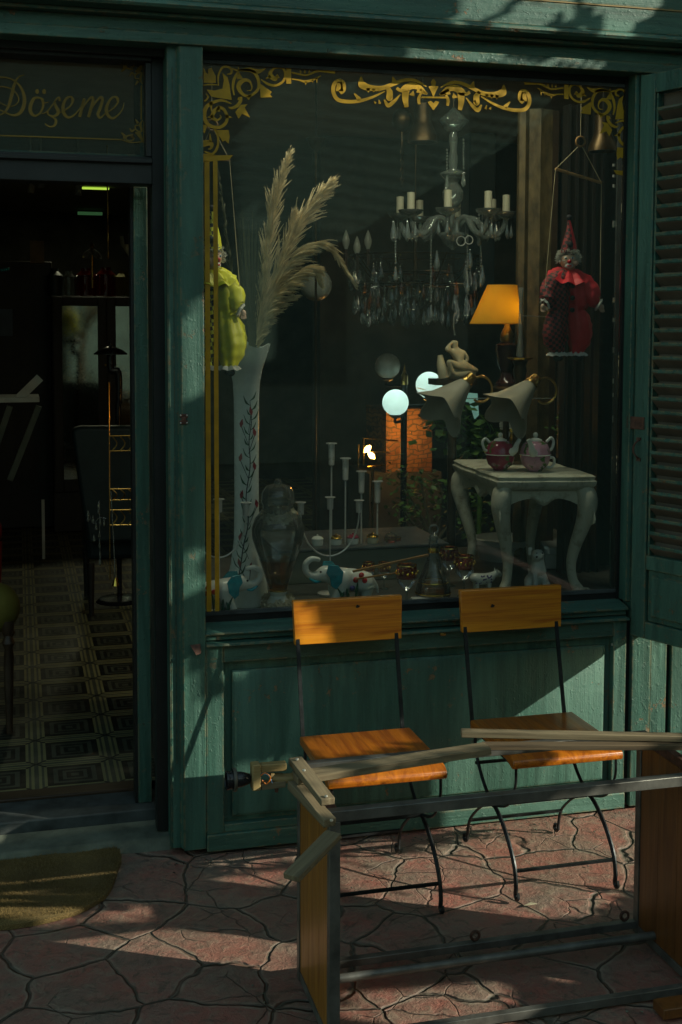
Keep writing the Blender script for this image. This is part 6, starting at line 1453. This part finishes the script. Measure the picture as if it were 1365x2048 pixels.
# openwork rack
yr = 2.3; t = thing('openwork_rack', 'thin pale metal rack with cut out bands hanging by the door jamb', 'rack', (W(250, 900, yr).x, yr, .08))
b = MB(); b.tube([W(218, 765, yr), W(220, 1160, yr)], .003, 6)
b.build('upright', 'brass', t)
for y0_, y1_ in ((872, 902), (978, 1000), (1020, 1050)):
    b = MB(); b.tube([W(220, y0_, yr), W(284, y0_-1, yr)], .003, 5); b.tube([W(220, y1_, yr), W(284, y1_-1, yr)], .003, 5)
    for k in range(4): b.tube([W(224+k*16, y0_, yr), W(234+k*16, (y0_+y1_)/2, yr), W(224+k*16, y1_, yr)], .0035, 5, 4)
    b.build('openwork_band', 'brass', t)
# thin crystal candle lamp
yk = 2.0; t = thing('crystal_ornament', 'thin glinting crystal floor stem with a small brass foot inside the door', 'ornament', (W(230, 1165, yk).x, yk, .09))
b = MB(); rn = random.Random(3)
for k in range(36): q = W(222+k*.25, 985+k*5, yk); b.ell(q, (.0035, .0035, .007), 6)
b.build('bead_stem', 'crystal', t); b = MB(); q = W(231, 1163, yk); b.lathe([(.018, -.02), (.012, 0), (.003, .02)], q, 12); b.build('foot', 'goldrim', t)
b = MB()
for px, py in ((176, 1020), (186, 1030), (197, 1002), (197, 1012), (200, 1035), (208, 1037), (192, 1045), (188, 1068), (176, 1028), (199, 1060), (199, 1080), (200, 1100), (200, 1116)): drop(b, W(px, py, 2.6), 1.)
b.tube([W(176, 1020, 2.6), W(186, 1047, 2.6), W(199, 1035, 2.6), W(212, 1037, 2.6)], .0015, 5, 5); b.tube([W(199, 1000, 2.6), W(200, 1130, 2.6)], .002, 5)
solo(b.build('crystal_sconce', 'crystal', None), 'small crystal branch glinting left of the thin crystal stem', 'ornament')
# folded pale deckchair / trestle at far left
yd = 3.8; t = thing('trestle_table', 'pale green wooden trestle with a flat top left of the cabinet', 'table', (W(40, 800, yd).x, yd, .08))
b = MB(); b.bar(W(-90, 798, yd), W(78, 796, yd), .35, .03); b.build('top', 'marble', t, bev=.003)
b = MB(); b.bar(W(36, 798, yd-.1), W(80, 755, yd-.1), .03, .05); b.build('raised_flap', 'marble', t)
for pa, pb in (((78, 812), (20, 960)), ((20, 812), (-40, 990))): b = MB(); b.bar(W(*pa, yd-.1), W(*pb, yd-.1), .04, .035); b.build('leg', pbr('dull green timber', (.10, .12, .09), .6), t)
# picture and grey shelves
b = MB(); b.span(W(-20, 700, 5.).x, W(26, 700, 5.).x, 5., 5.04, W(0, 672, 5.).z, W(0, 618, 5.).z); solo(b.build('blue_picture', pbr('faded blue print', (.06, .09, .13), .6)), 'small faded blue picture at the far left of the doorway', 'picture')
b = MB(); b.span(W(60, 500, 5.5).x, W(88, 500, 5.5).x, 5.5, 5.6, W(0, 525, 5.5).z, W(0, 480, 5.5).z); solo(b.build('cardboard_box', pbr('tan card', (.20, .15, .09), .8)), 'tan box high on the wall left of the finial lamp', 'box')
b = MB(); b.span(W(-60, 560, 6.2).x, W(104, 560, 6.2).x, 6.2, 6.6, .09, W(0, 522, 6.2).z); solo(b.build('dark_cupboard', 'stain_dark', None, bev=.005), 'tall dark cupboard left of the mirrored cabinet', 'cupboard')
b = MB()
for px in (3, 8, 12, 16): b.ell(W(px, 541-px*.2, 4.4), .010, 8)
solo(b.build('turquoise_beads', 'turquoise', None), 'string of turquoise beads at the left edge inside the door', 'beads')
# upholstered stool, bottom left
ys_ = 1.15; q = W(-8, 1215, ys_); s = S(q); t = thing('velvet_stool', 'mustard velvet stool with turned leg cut by the left edge', 'stool', (q.x, ys_, .08))
b = MB(); b.ell(q, (47*s, 44*s, 50*s), 28); b.build('cushion', 'olive_cloth', t)
for dx_, dy_ in ((.045, -.05), (-.13, -.05), (.045, .12), (-.13, .12)):
    b = MB(); z_ = W(12, 1250, ys_).z; X_ = W(-8, 1215, ys_).x+dx_; b.lathe([(.024, z_+.03), (.024, z_), (.014, z_-.03), (.026, z_-.06), (.012, z_-.09), (.020, z_-.16), (.012, .085)], (X_, ys_+dy_, 0), 16); b.build('turned_leg', 'brownframe', t)
b = MB(); M['dkred'] = pbr('dark red glaze', (.16, .01, .012), .3); q = W(-10, 1062, 3.); s = S(q); b.ell(q, (14*s, 14*s, 26*s), 16); b.lathe([(14*s, q.z-20*s), (10*s, .3), (14*s, .085)], (q.x, 3., 0), 16); solo(b.build('red_vase', M['dkred'], None), 'sliver of a glossy red vase at the left edge', 'vase')
b = MB(); q = W(83, 1000, 4.8); b.span(q.x, q.x+.02, 4.8, 4.82, .09, W(83, 1000, 4.8).z); solo(b.build('pale_stick', 'marble'), 'thin pale stick standing on the tiles beside the dark cupboard', 'stick')

# ---- café table and bystander out in the street, seen only in the mirrored doors
ct2 = thing('cafe_table', 'round white café table out in the street', 'table', (.55, -6.2, 0))
b = MB(); b.lathe([(.001, .74), (.36, .74), (.36, .715), (.001, .715)], (.55, -6.2, 0), 28); b.build('top', 'porcelain', ct2)
b = MB(); b.tube([(.55, -6.2, .715), (.55, -6.2, .05)], .03, 10); b.lathe([(.25, 0), (.22, .03), (.03, .06)], (.55, -6.2, 0), 24); b.build('pedestal', 'porcelain', ct2)
# ================================================================== UNSEEN HELPER THAT SHADES THE TERRACE (right of the frame)
# an unseen, added canvas windbreak at x = XW, holes cut where sun lands
XW = 3.5
kx, kz = -SUN.y/SUN.x, SUN.z/SUN.x
def back(p):                                   # where the ray from p to the sun pierces the canvas
    d = XW-p.x; return (p.y-kx*d, p.z+kz*d)
def inside(p, poly):
    x, y = p; c_ = False; j = len(poly)-1
    for i in range(len(poly)):
        (xi, yi), (xj, yj) = poly[i], poly[j]
        if (yi > y) != (yj > y) and x < (xj-xi)*(y-yi)/(yj-yi)+xi: c_ = not c_
        j = i
    return c_
HOLES = []
def hole(pts, dens=1., thr=None): HOLES.append(([back(p) for p in pts], dens, thr))
fy = lambda lst, y: [W(a, c_, y) for a, c_ in lst]
fz = lambda lst, z=0.: [F(a, c_, z) for a, c_ in lst]
hole(fy([(1000, 1420), (1060, 1300), (1245, 1255), (1365, 1290), (1365, 1680), (880, 1710), (885, 1540), (950, 1450)], -.02))
hole(fz([(880, 1690), (1280, 1620), (1300, 1750), (1180, 1830), (1050, 1840), (960, 1790), (860, 1740)]), .92)
hole(fz([(640, 1700), (900, 1660), (1000, 1760), (1000, 1880), (800, 1880), (690, 1800)]), .62)
hole(fz([(410, 1705), (560, 1690), (580, 1720), (470, 1740), (420, 1730)]), .8)
hole(fz([(400, 1760), (600, 1735), (610, 1760), (430, 1790)]), .8)
hole(fz([(50, 1892), (215, 1852), (430, 1862), (600, 1866), (640, 1990), (560, 1980), (410, 1945)]), .9)
hole(fz([(190, 1842), (215, 1812), (430, 1804), (600, 1796), (600, 1842), (420, 1838)]), .8)
hole(fz([(700, 1990), (1000, 1960), (1040, 2030), (1000, 2070), (690, 2080)]), .75)
hole(fz([(1060, 1930), (1260, 1900), (1340, 1960), (1100, 1990)]), .35)
hole(fz([(0, 1760), (80, 1740), (110, 1762), (0, 1800)]), .6)
hole(fy([(356, 700), (372, 640), (408, 590), (408, 775), (356, 826)], -.012), .95)
hole(fy([(352, 1120), (408, 1090), (408, 1300), (352, 1310)], -.012), .4)
hole(fy([(352, 1310), (375, 1320), (390, 1400), (408, 1405), (455, 1392), (455, 1574), (352, 1592)], -.012))
hole(fy([(398, 470), (440, 430), (480, 540), (486, 735), (398, 770)], .13))
hole(fy([(582, 1208), (606, 1208), (662, 1300), (586, 1306)], -.13))
hole(fz([(598, 1480), (760, 1450), (815, 1446), (850, 1490), (740, 1500), (640, 1520)], .44), .8)
hole(fz([(650, 1535), (892, 1505), (897, 1560), (665, 1590)], .42), .9)
hole(fz([(500, 1520), (975, 1480), (990, 1500), (720, 1540), (700, 1700), (560, 1770), (560, 1620), (500, 1590)], .62), .66)
hole(fz([(920, 1455), (1365, 1462), (1365, 1500), (920, 1480)], .66), .75)
hole(fy([(880, 90), (950, -60), (1400, -60), (1230, 100)], -.08), .62)
hole(fy([(540, 160), (1100, 170), (1100, 230), (700, 520), (600, 590), (500, 560), (460, 300)], .065), .55)
hole(fy([(1180, 1470), (1290, 1450), (1330, 1560), (1180, 1600)], -.6), .5)
cw = thing('sun_stencil', 'unseen added canvas windbreak on posts beside the terrace', 'stencil', (XW, -2.4, 0))
NY, NZ = 270, 260; cs_ = .02; Y0, Z0 = -5.3, .02; b = MB(); hs = random.Random(40)
for j in range(NZ):
    z = Z0+(j+.5)*cs_; run = None
    for i in range(NY+1):
        solid = False
        if i < NY:
            y = Y0+(i+.5)*cs_; solid = True
            for poly, dens, _ in HOLES:
                if inside((y, z), poly):
                    if dens >= 1 or ((.2+.6*((i+j) % 2)) if dens < .56 and dens > .54 else (noise.noise(Vector((y*9, z*9, 1.5)))*.55+noise.noise(Vector((y*23, z*23, 7)))*.35)*.9+.5) < dens: solid = False; break
        if solid and run is None: run = i
        if not solid and run is not None:
            ya, yb = Y0+run*cs_, Y0+i*cs_; za, zb = z-cs_/2, z+cs_/2
            b.f([b.v((XW, ya, za)), b.v((XW, yb, za)), b.v((XW, yb, zb)), b.v((XW, ya, zb))]); run = None
b.build('cutout', pbr('brown canvas', (.10, .085, .06), .9), cw, flat=True, fix=False, solid=.002)  # added sheet, pierced so the sun falls in chosen patches
for y in (-5.3, -2.6, .05): b = MB(); b.tube([(XW+.03, y, 0), (XW+.03, y, 5.3)], .025, 10); b.build('post', 'grey_wood', cw)
